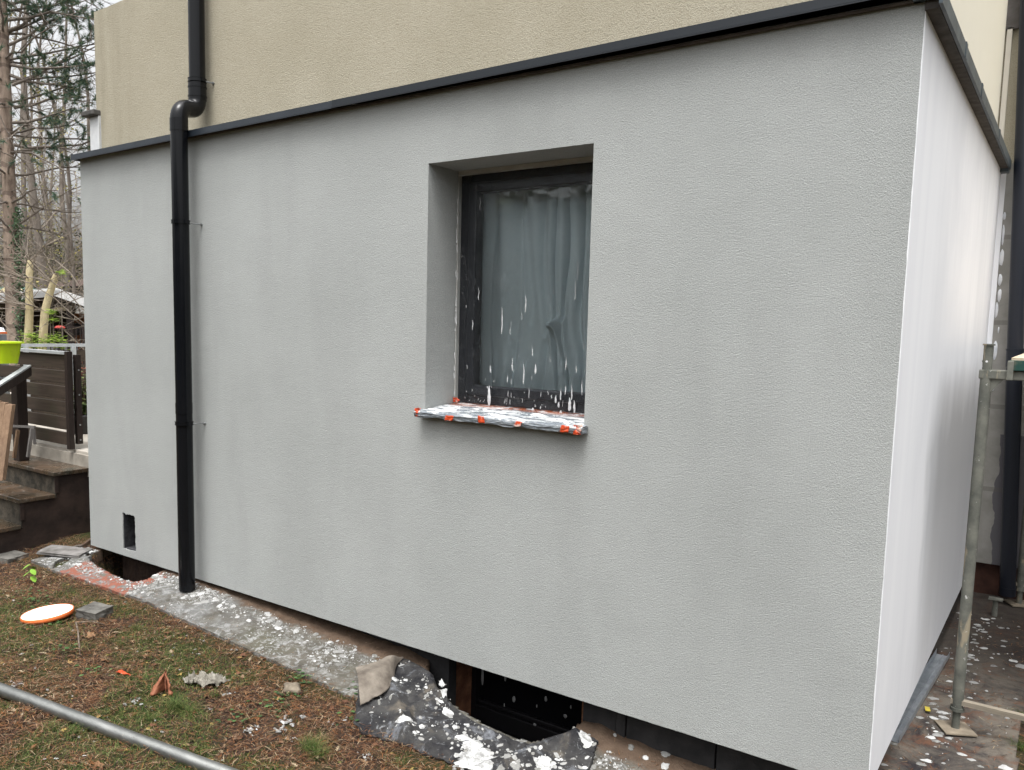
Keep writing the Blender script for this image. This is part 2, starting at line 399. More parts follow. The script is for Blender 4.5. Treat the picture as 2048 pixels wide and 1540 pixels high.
# ================================================================== HOUSE
XR, D, ZB, ZT = 4.75, 3.09, .077, 2.585
house = empty('house', (2.4, 1.5, 0), 'cream upper storey over a freshly plastered pale grey annex', 'house')
WIN = [(2.846, 1.205), (3.653, 1.205), (3.653, 2.288), (2.846, 2.288)]
VENT = [(.386, .118), (.527, .122), (.524, .335), (.515, .350), (.47, .353), (.45, .347), (.386, .352)]
outl = rag([(0, ZB-.005), (XR, ZB), (XR, ZT+.012), (0, ZT+.012)], .03, .0006, 3)
fw = MB().slab(outl, [rag(WIN, .02, .0003, 5), rag(VENT, .012, .005, 9)], 'xz', 0, .14)
fw.slab(rag([(2.70, 1.1), (3.80, 1.1), (3.80, 2.40), (2.70, 2.40)], .2, 0), [rag(WIN, .02, .0003, 5)], 'xz', .1402, .30)
fw.build('front_wall', M_GREY, house, 'rough grey plaster')
# left end of the annex
MB().slab([(.142, ZB), (D, ZB), (D, ZT), (.142, ZT)], [], 'yz', .0, .14).build('end_wall', M_GREY, house)
# the white base coat side
so = [(.0015, ZB+.002), (D, ZB+.04), (D, ZT), (.0015, ZT)]
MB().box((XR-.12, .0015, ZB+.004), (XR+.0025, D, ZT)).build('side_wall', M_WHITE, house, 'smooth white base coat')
vin = [(.3905, .1215), (.5225, .1255), (.520, .332), (.511, .346), (.47, .3485), (.45, .3425), (.3905, .3475)]
vl = MB().slab([(a_-.003*(1 if a_ < .45 else -1), b_-.003*(1 if b_ < .2 else -1)) for a_, b_ in vin], [vin], 'xz', .006, .139); vl.box((.37, .1395, .10), (.54, .1412, .37))
vl.build('vent_lining', mottled('graphite_foam', (.018, .019, .021), (.045, .046, .05), 30, .95, .004, 90), house)
# back wall in the shade behind the scaffold
MB().box((XR-.15, D+.002, .17), (7.6, D+.14, 2.60)).build('back_wall', M_CEM, house, 'bare grey adhesive coat')
def blob2(mb, cx, cz, rx, rz, plane_y, th=.006, n=18, seed=0):
    k = len(mb.v); vs = [(cx, plane_y-th, cz)]
    for r_, t_ in ((.7, th*.8), (1, 0)):
        for i in range(n):
            a_ = 2*pi*i/n; q = 1+.25*nz(cos(a_), sin(a_), seed, 1.7); vs.append((cx+rx*r_*q*cos(a_), plane_y-t_, cz+rz*r_*q*sin(a_)))
    fs = [(0, 1+i, 1+(i+1) % n) for i in range(n)] + [(1+i, 1+n+i, 1+n+(i+1) % n, 1+(i+1) % n) for i in range(n)]
    mb.add(vs, fs, True)
for i, (u, v, rx, rz) in enumerate([(2009, 432, .008, .022), (2006, 470, .007, .06), (2003, 515, .012, .05), (2000, 560, .011, .035), (1999, 590, .010, .04), (1993, 620, .008, .045), (1997, 660, .004, .02), (1990, 700, .012, .055), (1985, 770, .012, .035)]):
    d_ = at(u, v, 1)-CAM; t_ = (D-CAM.y)/d_.y; P = CAM + d_*t_
    pt = MB(); blob2(pt, P.x, P.z, rx, rz, D+.001, seed=i); pt.build('adhesive_patch', M_PATCH, house)
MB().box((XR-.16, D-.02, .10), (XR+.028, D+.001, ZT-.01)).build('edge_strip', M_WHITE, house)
MB().box((XR-.15, D+.03, -.6), (7.6, D+.13, .168)).build('back_plinth', mottled('brown_plinth', (.035, .016, .012), (.07, .032, .022), 12, .9), house)
# front plinth: dark coated panels
a = Mat('bitumen_panel', .8, spec=.2); a.col(a.mix(a.ramp(a.noise(9, 5), [(.35, 0.), (.7, 1.)]), (.016, .016, .017), (.035, .034, .035))); a.bump(a.noise(120, 3), .002, .5); M_BIT = a.m
xs = [2.06, 2.40, 2.735, 2.935]
for i in range(3): pl = MB(); pl.box((xs[i]+.003, .10+.004*(i % 2), -.7), (xs[i+1]-.003, .16, .30)); pl.build('plinth_panel', M_BIT, house)
for x0, x1, yy in ((3.64, 3.79, .105), (3.795, 3.835, .098), (3.842, 4.205, .100), (4.212, 4.60, .103)): pl = MB(); pl.box((x0, yy, -.7), (x1, .16, .30)); pl.build('plinth_panel', M_BIT, house)
MB().box((.1405, .142, -.8), (2.79, .30, .31)).box((3.66, .165, -.8), (4.62, .30, .31)).box((2.79, .33, -.8), (3.66, .43, -.36)).build('foundation_wall', mottled('foundation', (.018, .011, .009), (.045, .028, .02), 14, .95, .01, 30), house)
rb = MB(); rb.grid(lambda u, v: (2.90+.05*u+.01*nz(u, v, 0, 3), .17+.24*u+.015*nz(u, v, 2, 5), -.7+1.0*v), 8, 40)
M_STONE = mottled('rubble', (.05, .035, .028), (.13, .075, .05), 10, .9, .02, 24)
M_OB = mottled('old_brick', (.10, .04, .022), (.20, .095, .05), 14, .9, .015, 30)
rb.build('brick_reveal', M_OB, house); MB().box((3.60, .17, -.7), (3.66, .33, .31)).build('brick_reveal', M_OB, house)
# basement window
a = Mat('dark_frame', .45, 0, .2); a.col(a.mix(a.noise(5), (.005, .005, .006), (.009, .0085, .010))); M_FRAME = a.m
a = Mat('dark_glass', .35, 0, .04); a.col((.004, .004, .005)); M_DGL = a.m
bw = MB()
bw.box((2.86, .300, -.42), (2.95, .36, .30)).box((3.56, .300, -.42), (3.65, .36, .30)).box((2.95, .300, -.36), (3.56, .36, -.27)).box((2.95, .312, -.27), (3.56, .35, -.245)).box((2.86, .24, -.42), (3.65, .36, -.362)).box((2.95, .30, .20), (3.56, .36, .30))
bw = bevel(bw.build('basement_window', M_FRAME, house), .006)
MB().box((2.955, .33, -.26), (3.555, .335, .22)).build('pane', M_DGL, bw)
M_FLK = mottled('dull_fleck', (.16, .165, .17), (.28, .28, .28), 30)
for i, (u, v, rx, rz) in enumerate([(1011, 1355, .006, .02), (1028, 1398, .009, .016), (1009, 1410, .003, .01), (1092, 1398, .007, .014), (1074, 1412, .003, .009), (1131, 1432, .009, .01), (1142, 1414, .004, .01), (1070, 1449, .008, .007), (965, 1352, .008, .05), (940, 1358, .005, .06)]):
    d_ = at(u, v, 1)-CAM; t_ = (.298-CAM.y)/d_.y; P = CAM + d_*t_
    sp = MB(); blob2(sp, P.x, P.z, rx, rz, .2975 if i in (8, 9) else .2965, .003, 14, i+20); sp.build('plaster_fleck', M_FLK, bw)
# upper storey
uo = [(.0, 2.45), (4.72, 2.45), (4.72, 6.), (.0, 3.513)]
uo = [(.0, 2.45), (4.72, 2.45), (4.72, 3.9), (1.6, 3.9), (1.6, 3.53), (.0, 3.513)]
uo = [(.0, 2.45), (4.72, 2.45), (4.72, 3.60), (0, 3.515)]
MB().slab(rag(uo, .05, .002, 21), [], 'xz', .12, .30).build('upper_wall', M_BEIGE, house, 'rough cream plaster with grime at the far edge')
a = Mat('lit_beige_render', .9, spec=.15); a.col(a.mix(a.noise(3, 4), (.74, .70, .58), (.79, .75, .63))); a.bump(a.noise(240, 3), .003, .6); M_BEIGE_LIT = a.m  # same beige render on the lit side, its brightness put into the colour
MB().slab([(.30, 2.45), (2.985, 2.45), (2.985, 3.9), (.30, 3.9)], [], 'yz', 4.72, 4.55).build('upper_side_wall', M_BEIGE_LIT, house)
MB().box((4.60, D+.006, 2.601), (6.5, D+.15, 4.6)).build('upper_back_wall', M_BEIGE, house)
MB().box((4.722, D-.02, 2.601), (4.748, D+.004, 3.38)).build('upper_edge_strip', mottled('cream_trim', (.62, .58, .50), (.66, .62, .54), 6), house)
MB().box((4.7, D-.02, 3.37), (4.79, D+.002, 3.60)).build('eave_beam', mottled('brown_beam', (.07, .062, .055), (.13, .12, .115), 10, .7), house)
# parapet end at the far corner
MB().box((-.055, .105, 2.60), (.05, .62, 2.868)).build('parapet', mottled('parapet_grey', (.50, .51, .52), (.56, .57, .57), 30, .9, .002, 150), house)
bevel(MB().box((-.10, .07, 2.869), (.048, .66, 2.905)).build('parapet_cap', mottled('dark_cap', (.05, .048, .045), (.09, .085, .08), 20), house), .008)
# interior shell and roof deck
MB().box((.30, .60, ZB), (4.60, .64, 2.5)).build('inner_partition', mottled('room_wall', (.06, .06, .06), (.08, .08, .078), 3), house)
MB().box((.15, .31, 2.46), (4.5, D, 2.55)).build('roof_deck', mottled('roof_deck_board', (.1, .1, .1), (.14, .14, .14), 3), house)
MB().box((2.5, .302, .25), (2.54, .598, 2.45)).box((4.0, .302, .25), (4.04, .598, 2.45)).box((2.5, .302, .95), (4.04, .598, 1.0)).build('inner_reveal', mottled('room_side', (.05, .055, .055), (.07, .07, .07), 3), house)
# flashing: front run in three sheets, side run
fl = MB(); FY = -.049
def fbox(x0, x1, dz, dy):
    zz = lambda x, h: 2.5725+.0066*x+h+dz
    def sk(ya, yb, h0, h1): fl.add([(x, y, zz(x, h)) for x in (x0, x1) for y in (ya, yb) for h in (h0, h1)], [(0, 1, 3, 2), (4, 6, 7, 5), (0, 4, 5, 1), (2, 3, 7, 6), (0, 2, 6, 4), (1, 5, 7, 3)])
    sk(FY-dy, FY-dy+.0012, .002, .0315)
    fl.add([(x0, FY-dy, zz(x0,   .0317)), (x1, FY-dy, zz(x1,   .0317)), (x1, .125, 2.635+dz), (x0, .125, 2.635+dz)], [(0, 1, 2, 3)])
    sk(FY-dy+.0014, -.001, .018, .019)
    sk(FY-dy-.003, FY-dy+.0012, -.004, .0)
fbox(-.02, 2.302, 0, 0)
fl.box((-.022, FY, 2.5725), (-.019, .12, 2.61))
fl.build('roof_flashing', M_ANTH, house, 'lighter slate coloured sheet')
fl = MB(); fbox(2.30, 4.802, .0008, .0016)
fl.build('roof_flashing', M_ANTH2, house, 'darker anthracite sheet')
MB().box((.002, -.016, ZT-.004), (4.74, -.002, ZT+.004)).build('flashing_batten', mottled('brown_batten', (.05, .04, .032), (.09, .075, .06), 14), house)
fs = MB()
fs.box((4.792, FY+.002, ZT-.030), (4.802, D-.05, ZT+.018))
fs.box((XR-.03, -.028, ZT-.004), (4.7915, D-.05, ZT+.008))
fs.add([(4.802, FY, ZT+.018), (4.802, D-.05, ZT+.018), (4.72, D-.05, ZT+.034), (4.72, FY, ZT+.034)], [(0, 1, 2, 3)])
for yy in (.55, 1.15, 2.1): fs.box((4.800, yy, ZT-.031), (4.8045, yy+.04, ZT+.022))
fs.box((4.735, D-.12, ZT-.05), (4.795, D-.04, ZT-.018))
fs.build('side_flashing', mottled('weathered_anthracite', (.035, .048, .058), (.07, .088, .10), 12, .45), house)
fu = MB().box((XR+.001, -.01, ZT-.030), (4.79, D-.05, ZT-.0045)); fu.build('flashing_batten', mottled('soffit', (.035, .03, .027), (.075, .068, .062), 18, .8), house)

# window
a = Mat('anthracite_window_frame', .38, 0, .4); a.col(a.mix(a.noise(7, 4), (.007, .008, .011), (.013, .014, .018))); M_WF = a.m
win = MB()
def fr(mb, x0, x1, z0, z1, t, ya, yb):
    mb.box((x0, ya, z0), (x0+t, yb, z1)).box((x1-t, ya, z0), (x1, yb, z1)).box((x0+t, ya, z0), (x1-t, yb, z0+t)).box((x0+t, ya, z1-t), (x1-t, yb, z1))
fr(win, 2.849, 3.650, 1.212, 2.280, .055, .240, .30)
win = bevel(win.build('window', M_WF, house), .004)
sa = MB(); fr(sa, 2.900, 3.600, 1.262, 2.232, .045, .228, .29); bevel(sa.build('sash', M_WF, win), .006)
a = Mat('window_glass', .03); g_ = a.n('ShaderNodeBsdfGlossy'); g_.inputs['Roughness'].default_value = .02; t_ = a.n('ShaderNodeBsdfTransparent'); t_.inputs[0].default_value = (.95, .97, .97, 1)
fz = a.n('ShaderNodeFresnel'); fz.inputs[0].default_value = 1.5; mx = a.n('ShaderNodeMixShader'); a.lk(fz.outputs[0], mx.inputs[0]); a.lk(t_.outputs[0], mx.inputs[1]); a.lk(g_.outputs[0], mx.inputs[2]); a.lk(mx.outputs[0], a.nt.nodes['Material Output'].inputs[0])
M_GLASS = a.m
MB().box((2.94, .262, 1.30), (3.56, .268, 2.19)).build('pane', M_GLASS, win)
MB().box((2.847, .218, 1.215), (2.852, .2395, 2.285)).box((2.852, .215, 2.268), (3.652, .2395, 2.2865)).build('edge_trim', mottled('pale_trim', (.42, .41, .38), (.5, .49, .46), 9), win)
si = MB(); si.add([(2.85, -.050, 1.196), (3.65, -.050, 1.196), (3.65, .24, 1.217), (2.85, .24, 1.217), (2.85, -.050, 1.178), (3.65, -.050, 1.178), (3.65, .24, 1.19), (2.85, .24, 1.19)], [(0, 1, 2, 3), (4, 7, 6, 5), (0, 4, 5, 1), (1, 5, 6, 2), (2, 6, 7, 3), (3, 7, 4, 0)])
bevel(si.build('window_sill', M_WF, house), .004)

# curtain inside
a = Mat('sheer_curtain', .9); c = a.mix(a.noise(3, 3), (.70, .77, .80), (.80, .85, .87)); a.col(c)
tr = a.n('ShaderNodeBsdfTranslucent'); a.lk(c, tr.inputs[0]); mx = a.n('ShaderNodeMixShader'); mx.inputs[0].default_value = .1
a.lk(a.b.outputs[0], mx.inputs[1]); a.lk(tr.outputs[0], mx.inputs[2]); a.lk(mx.outputs[0], a.nt.nodes['Material Output'].inputs[0]); M_CURT = a.m
cu = MB()
def seg(x, z, ax, az, bx, bz):
    t = max(0, min(1, ((x-ax)*(bx-ax)+(z-az)*(bz-az))/((bx-ax)**2+(bz-az)**2))); return sqrt((x-ax-t*(bx-ax))**2+(z-az-t*(bz-az))**2), t
def cur(u, v):
    x = 2.75+1.0*u; z = 1.16+1.07*v
    pin = math.exp(-((z-1.585)/.20)**2)*math.exp(-((x-3.31)/.16)**2)
    ph = 66*u + 6.5*nz(u, v*.16, 0, 3.1) + 2.4*nz(u, v*.3, 5, 8) + 3.2*pin*math.copysign(1, x-3.31)*min(1, abs(x-3.31)/.05)
    amp = .026*(.65+.9*nz(u, v*.35, 9, 4))*(1-.75*pin)
    y = .385 + amp*sin(ph) + .007*sin(ph*1.9+1.3+2*v) + .016*nz(u, v*.6, 3, 5)
    for (ax, az, bx, bz, wd_, hh) in ((3.315, 1.60, 3.365, 1.42, .020, .050), (3.31, 1.595, 3.245, 1.53, .018, .040), (3.30, 1.585, 3.26, 1.40, .014, .030), (3.325, 1.58, 3.335, 1.38, .009, .022), (3.26, 1.60, 3.34, 1.61, .016, .030)):
        d_, t = seg(x, z, ax, az, bx, bz); y -= hh*math.exp(-(d_/wd_)**2)*(1-.6*t)
    return (x+.010*cos(ph)*(1-pin), y, z)
cu.grid(cur, 520, 150)
cu = cu.build('curtain', M_CURT, fix=False)
tag(cu, 'sheer grey green curtain in folds behind the masked window', 'curtain')

# protective film over the window
a = Mat('masking_film', .2)
t_ = a.n('ShaderNodeBsdfTransparent'); t_.inputs[0].default_value = (.93, .95, .96, 1)
gl = a.n('ShaderNodeBsdfGlossy'); gl.inputs['Roughness'].default_value = .16; gl.inputs[0].default_value = (.8, .8, .8, 1)
df = a.n('ShaderNodeBsdfDiffuse'); df.inputs[0].default_value = (.55, .55, .57, 1)
wr = a.math('ADD', a.noise(6, 5, .6, 1.5, a.co((1, 1, .6))), a.math('MULTIPLY', a.noise(24, 4, .6, 2.), .25))
bp = a.n('ShaderNodeBump'); bp.inputs['Distance'].default_value = .03; bp.inputs['Strength'].default_value = .5; a.lk(wr, bp.inputs['Height'])
a.lk(bp.outputs[0], gl.inputs['Normal'])
lw = a.n('ShaderNodeLayerWeight'); lw.inputs[0].default_value = .25; a.lk(bp.outputs[0], lw.inputs['Normal'])
m1 = a.n('ShaderNodeMixShader'); a.lk(a.math('ADD', a.math('MULTIPLY', lw.outputs['Fresnel'], .32), .025, True), m1.inputs[0]); a.lk(t_.outputs[0], m1.inputs[1]); a.lk(gl.outputs[0], m1.inputs[2])
ridge = a.ramp(a.noise(5, 3, .6, 2.5, a.co((1.5, 1, .7))), [(.49, 0.), (.5, 1.), (.51, 0.)])
m2 = a.n('ShaderNodeMixShader'); a.lk(a.math('ADD', a.math('MULTIPLY', ridge, .05), .008), m2.inputs[0]); a.lk(m1.outputs[0], m2.inputs[1]); a.lk(df.outputs[0], m2.inputs[2])
a.lk(m2.outputs[0], a.nt.nodes['Material Output'].inputs[0]); M_FILM = a.m
fm = MB()
def film(u, v):
    x = 2.853+.797*u; z = 1.223+1.035*v
    edge = max(sstep(.12, 0, u), sstep(.13, 0, v), sstep(.88, 1, v))
    y = .212 + .006*nz(x, z, 0, 4) + edge*(.009*nz(x, z, 2, 22)+.006*nz(x, z, 2, 45)) - .0
    return (x, y, z)
fm.grid(film, 150, 190)
fm = fm.build('masking_film', M_FILM, fix=False)
tag(fm, 'clear plastic film stuck over the window, splashed with plaster', 'plastic film')
M_DRIP = mottled('plaster_drip', (.42, .43, .44), (.60, .60, .60), 60, .8)
dr = MB()
def drip(x, z, L, wd, yy=.204):
    n = 12; vs = []; fs = []
    for i in range(n+1):
        t = i/n; w_ = wd*(.25+.75*sin(pi*min(1, t*1.05))**.7)*(1-.55*t)*(1+.45*nz(x*9, t, 1, 6)); xo = .004*nz(x*7, t, 2, 2.5)
        vs += [(x-w_+xo, yy, z+L*t), (x+xo, yy-.002-.1*w_, z+L*t), (x+w_+xo, yy, z+L*t)]
    for i in range(n):
        k = 3*i; fs += [(k, k+1, k+4, k+3), (k+1, k+2, k+5, k+4)]
    dr.add(vs, fs, True)
def wpx(u, v, yy=.204):
    d_ = at(u, v, 1)-CAM; t_ = (yy-CAM.y)/d_.y; return CAM + d_*t_
for (u, v0, v1, wd) in [(978, 812, 770, .011), (1003, 668, 615, .0045), (1051, 625, 590, .004), (1024, 742, 715, .0035), (1047, 768, 728, .0045), (1065, 712, 694, .003), (1071, 748, 728, .006), (1132, 740, 715, .003), (1139, 822, 795, .010), (1143, 800, 770, .004), (1148, 826, 800, .006), (1121, 800, 775, .004), (1111, 806, 790, .006), (1117, 815, 804, .006), (1121, 830, 820, .009), (1066, 822, 815, .007), (981, 745, 730, .004), (1058, 796, 775, .002), (1016, 793, 781, .002), (1096, 790, 778, .002), (1150, 600, 560, .002), (1155, 560, 520, .0015), (945, 660, 640, .003), (957, 600, 575, .0025), (960, 420, 395, .0015), (975, 777, 772, .004), (1022, 795, 785, .0015), (1081, 818, 812, .003), (1163, 790, 760, .0035), (1131, 790, 770, .003), (1152, 745, 730, .003), (1015, 765, 750, .0025), (1020, 670, 655, .0015), (1100, 725, 712, .0015), (1044, 640, 625, .0012), (1103, 797, 789, .004)]:
    P = wpx(u, v0); Q = wpx(u, v1); dr = MB(); drip(P.x, P.z, Q.z-P.z, wd); dr.build('plaster_drip', M_DRIP, fm)
dr = MB()
for i in range(46):
    x = 2.90+.74*rnd.random(); z = 1.235+.5*rnd.random()**3; drip(x, z, .006+.022*rnd.random()**2, .0006+.0012*rnd.random())
for i in range(26):
    drip(2.857+.008*rnd.random(), 1.25+.95*rnd.random()**1.3, .008+.03*rnd.random(), .002+.002*rnd.random(), .198)
tag(dr.build('plaster_specks', M_DRIP, fm), kind='stuff')
# wrapped sill
a = Mat('crumpled_film', .25, 0, .5)
cm = a.ramp(a.noise(9, 6, .7, .8, a.co((1, 2.2, 2))), [(.46, 0.), (.56, 1.)])
x, y, z = a.xyz()
topm = a.math('GREATER_THAN', a.n('ShaderNodeNewGeometry').outputs['Normal'], 0)
mr = a.n('ShaderNodeMapRange'); a.lk(z, mr.inputs[0]); mr.inputs[1].default_value = 1.192; mr.inputs[2].default_value = 1.199
pm_ = a.math('MULTIPLY', cm, a.math('ADD', a.math('MULTIPLY', mr.outputs[0], .85), .15))
c = a.mix(pm_, (.20, .225, .25), (.60, .61, .61)); 
my = a.n('ShaderNodeMapRange'); a.lk(y, my.inputs[0]); my.inputs[1].default_value = .13; my.inputs[2].default_value = .19
c = a.mix(a.math('MULTIPLY', my.outputs[0], a.ramp(a.noise(22, 4, .7), [(.42, 0.), (.52, 1.)])), c, (.22, .06, .02))
a.col(c); a.rgh(a.ramp(pm_, [(0, .12), (1, .7)])); a.bump(a.noise(16, 5, .7, 2.5, a.co((1, 1, 3))), .012, .8); a.bump(a.noise(60, 5, .6, 1), .003, .6); M_CRUMP = a.m
sw = MB()
def sillf(u, v):
    x = 2.828+.845*u
    cr = .006*nz(x, v, 0, 14)+.004*nz(x, v, 5, 34)
    if v < .68:
        t = v/.68; y = .236-.288*t; z = 1.2195-.021*t + .002 + abs(cr)*.45*(.4+t)
    elif v < .74:
        t = (v-.68)/.06; y = -.052-.004*t+cr*.3; z = 1.2015-.006*t+cr*.3
    else:
        t = (v-.74)/.26; L = .021+.007*nz(x, 0, 4, 11)+.004*nz(x, 0, 8, 30); y = -.056+.004*t+cr*.7; z = 1.1955-L*t
    if u < .02: x -= .010*nz(v, 2, 0, 6)
    if x > 3.655 and y > -.004: x = 3.651
    if x < 2.848 and y > -.004: x = 2.849
    return (x, y, z)
sw.grid(sillf, 260, 70)
for xe in (2.8295, 3.6715): sw.grid(lambda u, v: (xe+.004*nz(u, v, xe, 4), -.056+.052*u, 1.174+.024*v+.003*nz(u, v, 3, 5)), 8, 6)
sw = sw.build('sill_wrapping', M_CRUMP, fix=False)
tag(sw, 'crumpled plastic wrapped round the window sill, caked with plaster and orange tape', 'plastic wrap')
a = Mat('orange_tape', .45); a.col(a.mix(a.ramp(a.noise(22, 5, .6), [(.52, 0.), (.60, .9)]), (.50, .062, .018), (.62, .50, .44))); M_TAPE = a.m
def tape(x0, x1, z0, z1, yy=-.072, slant=0., seed=0):
    t = MB(); t.grid(lambda u, v: (x0+(x1-x0)*u+slant*v, yy-.003*nz(u, v, seed, 3)-.002, z0+(z1-z0)*v+.004*nz(u, v, seed+3, 2)), 10, 8)
    o = t.build('tape', M_TAPE, sw, fix=False); m_ = o.modifiers.new('thickness', 'SOLIDIFY'); m_.thickness = .0012
for i, (u0, u1, v0, v1, sl) in enumerate([(889, 905, 840, 832, .008), (957, 970, 845, 833, -.005), (1028, 1041, 852, 843, .010), (1120, 1137, 864, 852, .005)]):
    P = wpx(u0, v0, -.06); Q = wpx(u1, v1, -.06); tape(P.x, Q.x, P.z, Q.z, -.060, sl, i*3)
def wad(cx, cy, cz, sx, sy, sz, seed):      # folded strip of tape round a sill corner
    t = MB()
    def f(u, v):
        a_ = -.35*pi+1.15*pi*u; k = .012*nz(u*3, v*3, seed, 1.)+.006*abs(nz(u, v, seed, 8))
        return (cx+(sx+k)*sin(a_)*.9+.006*nz(v, u, seed, 3), cy-(sy+k)*cos(a_)*.7, cz+sz*(2*v-1)*(1+.25*nz(u, v, seed, 3))+.004*nz(u, v, seed+2, 7))
    t.grid(f, 26, 14, smooth=False); o = t.build('tape', M_TAPE, sw, 'crumpled piece of orange tape', fix=False); m_ = o.modifiers.new('thickness', 'SOLIDIFY'); m_.thickness = .0012
wad(2.842, -.046, 1.194, .012, .014, .018, 1); wad(3.650, -.048, 1.190, .018, .014, .019, 14); wad(2.862, .205, 1.236, .012, .012, .010, 8)

# ------------------------------------------------------------------ downpipes
def ringtube(mb, c, axis, R, h, n=32, out=.0):
    c = Vector(c); ax = Vector(axis).normalized(); mb.tube([c-ax*h/2, c-ax*h/2, c+ax*h/2, c+ax*h/2], [R-.003, R, R, R-.003], n)
M_BOLT = mottled('grey_bolt', (.16, .17, .17), (.3, .31, .31), 40, .4, 0, 0, .6)
dp = empty('downpipe', (1.18, -.085, 0), 'glossy black downpipe stepping out over the flashing of the grey wall', 'downpipe')
R_ = .0455
low = MB(); low.tube([(1.194, -.100, .045), (1.189, -.098, 1.2), (1.181, -.096, 2.64)], R_, 40)
low.build('lower_pipe', M_PIPE, dp)
up = MB(); up.tube([(1.145, .052, 2.82), (1.145, .052, 4.1)], R_*.98, 40); up.build('upper_pipe', M_PIPE, dp)
el = MB()
def arc(p0, p1, p2, n=8):
    p0, p1, p2 = map(Vector, (p0, p1, p2)); return [(1-t)**2*p0+2*t*(1-t)*p1+t*t*p2 for t in [i/n for i in range(n+1)]]
A = arc((1.145, .052, 2.82), (1.147, .052, 2.757), (1.153, .012, 2.744)); B = arc((1.164, -.045, 2.732), (1.180, -.096, 2.716), (1.181, -.096, 2.655))
el.tube(A+B, R_*1.035, 40); el.tube([(1.145, .052, 2.80), (1.145, .052, 2.89)], R_*1.09, 40); el.tube([(1.181, -.096, 2.60), (1.181, -.096, 2.665)], R_*1.07, 40)
el.build('elbow', M_PIPE, dp)
for k in (2.815, 2.865):
    q = MB(); q.tube([(1.145, .052, k), (1.145, .052, k+.007)], R_*1.15, 40); q.build('socket_ring', M_PIPE, dp)
def clamp(px_, py_, zc, bolt=True, wally=0):
    q = MB(); q.tube([(px_, py_, zc-.008), (px_, py_, zc+.008)], R_*1.1, 40); q.tube([(px_, py_, zc-.010), (px_, py_, zc-.0085)], R_*1.14, 40); q.tube([(px_, py_, zc+.0085), (px_, py_, zc+.010)], R_*1.14, 40)
    q.box((px_+R_, py_-.012, zc-.010), (px_+R_+.012, py_+.012, zc+.010))
    o = q.build('clamp', M_PIPE, dp)
    if bolt:
        b = MB(); b.tube([(px_+.030, py_+.0, zc-.002), (px_+.056, wally+.004, zc-.006)], .0036, 10); b.tube([(px_+.055, wally-.010, zc-.006), (px_+.056, wally+.002, zc-.006)], .0075, 12); b.build('bolt', M_BOLT, o)
clamp(1.184, -.097, 2.115); clamp(1.190, -.099, 1.005); clamp(1.145, .052, 2.905, True, .12)
sl = MB(); sl.tube([(1.190, -.099, 1.06), (1.190, -.099, 1.12)], R_*1.03, 40); sl.build('pipe_joint', M_PIPE, dp)

dp2 = empty('downpipe', (4.92, 2.97, 0), 'dark navy downpipe in the corner behind the scaffold', 'downpipe')
q = MB(); q.tube([(4.972, 2.99, .05), (4.905, 2.99, 1.46)], .042, 32); q.tube([(4.905, 2.99, 1.46), (4.812, 2.99, 3.7), (4.80, 2.99, 4.4)], .042, 32); q.build('pipe', M_PIPE2, dp2)
q = MB(); q.tube([(4.908, 2.99, 1.40), (4.904, 2.99, 1.50)], .0455, 32); q.tube([(4.904, 2.99, 1.495), (4.9035, 2.99, 1.505)], .048, 32); q.build('pipe_socket', M_PIPE2, dp2)
q = MB(); q.tube([(4.973, 2.99, .02), (4.972, 2.99, .07)], .044, 32); q.build('pipe_foot', M_PIPE2, dp2)
ds = MB(); ds.tube([(4.93, 2.72, -.07), (4.93, 2.72, .055)], .014, 16); ds.box((4.895, 2.69, .056), (4.965, 2.75, .061)); ds.box((4.90, 2.695, .0612), (4.935, 2.73, .067))
tag(ds.build('pipe_stub', M_SCAF), 'short pale pipe stub with a flat plate on top, by the corner downpipe', 'pipe stub')

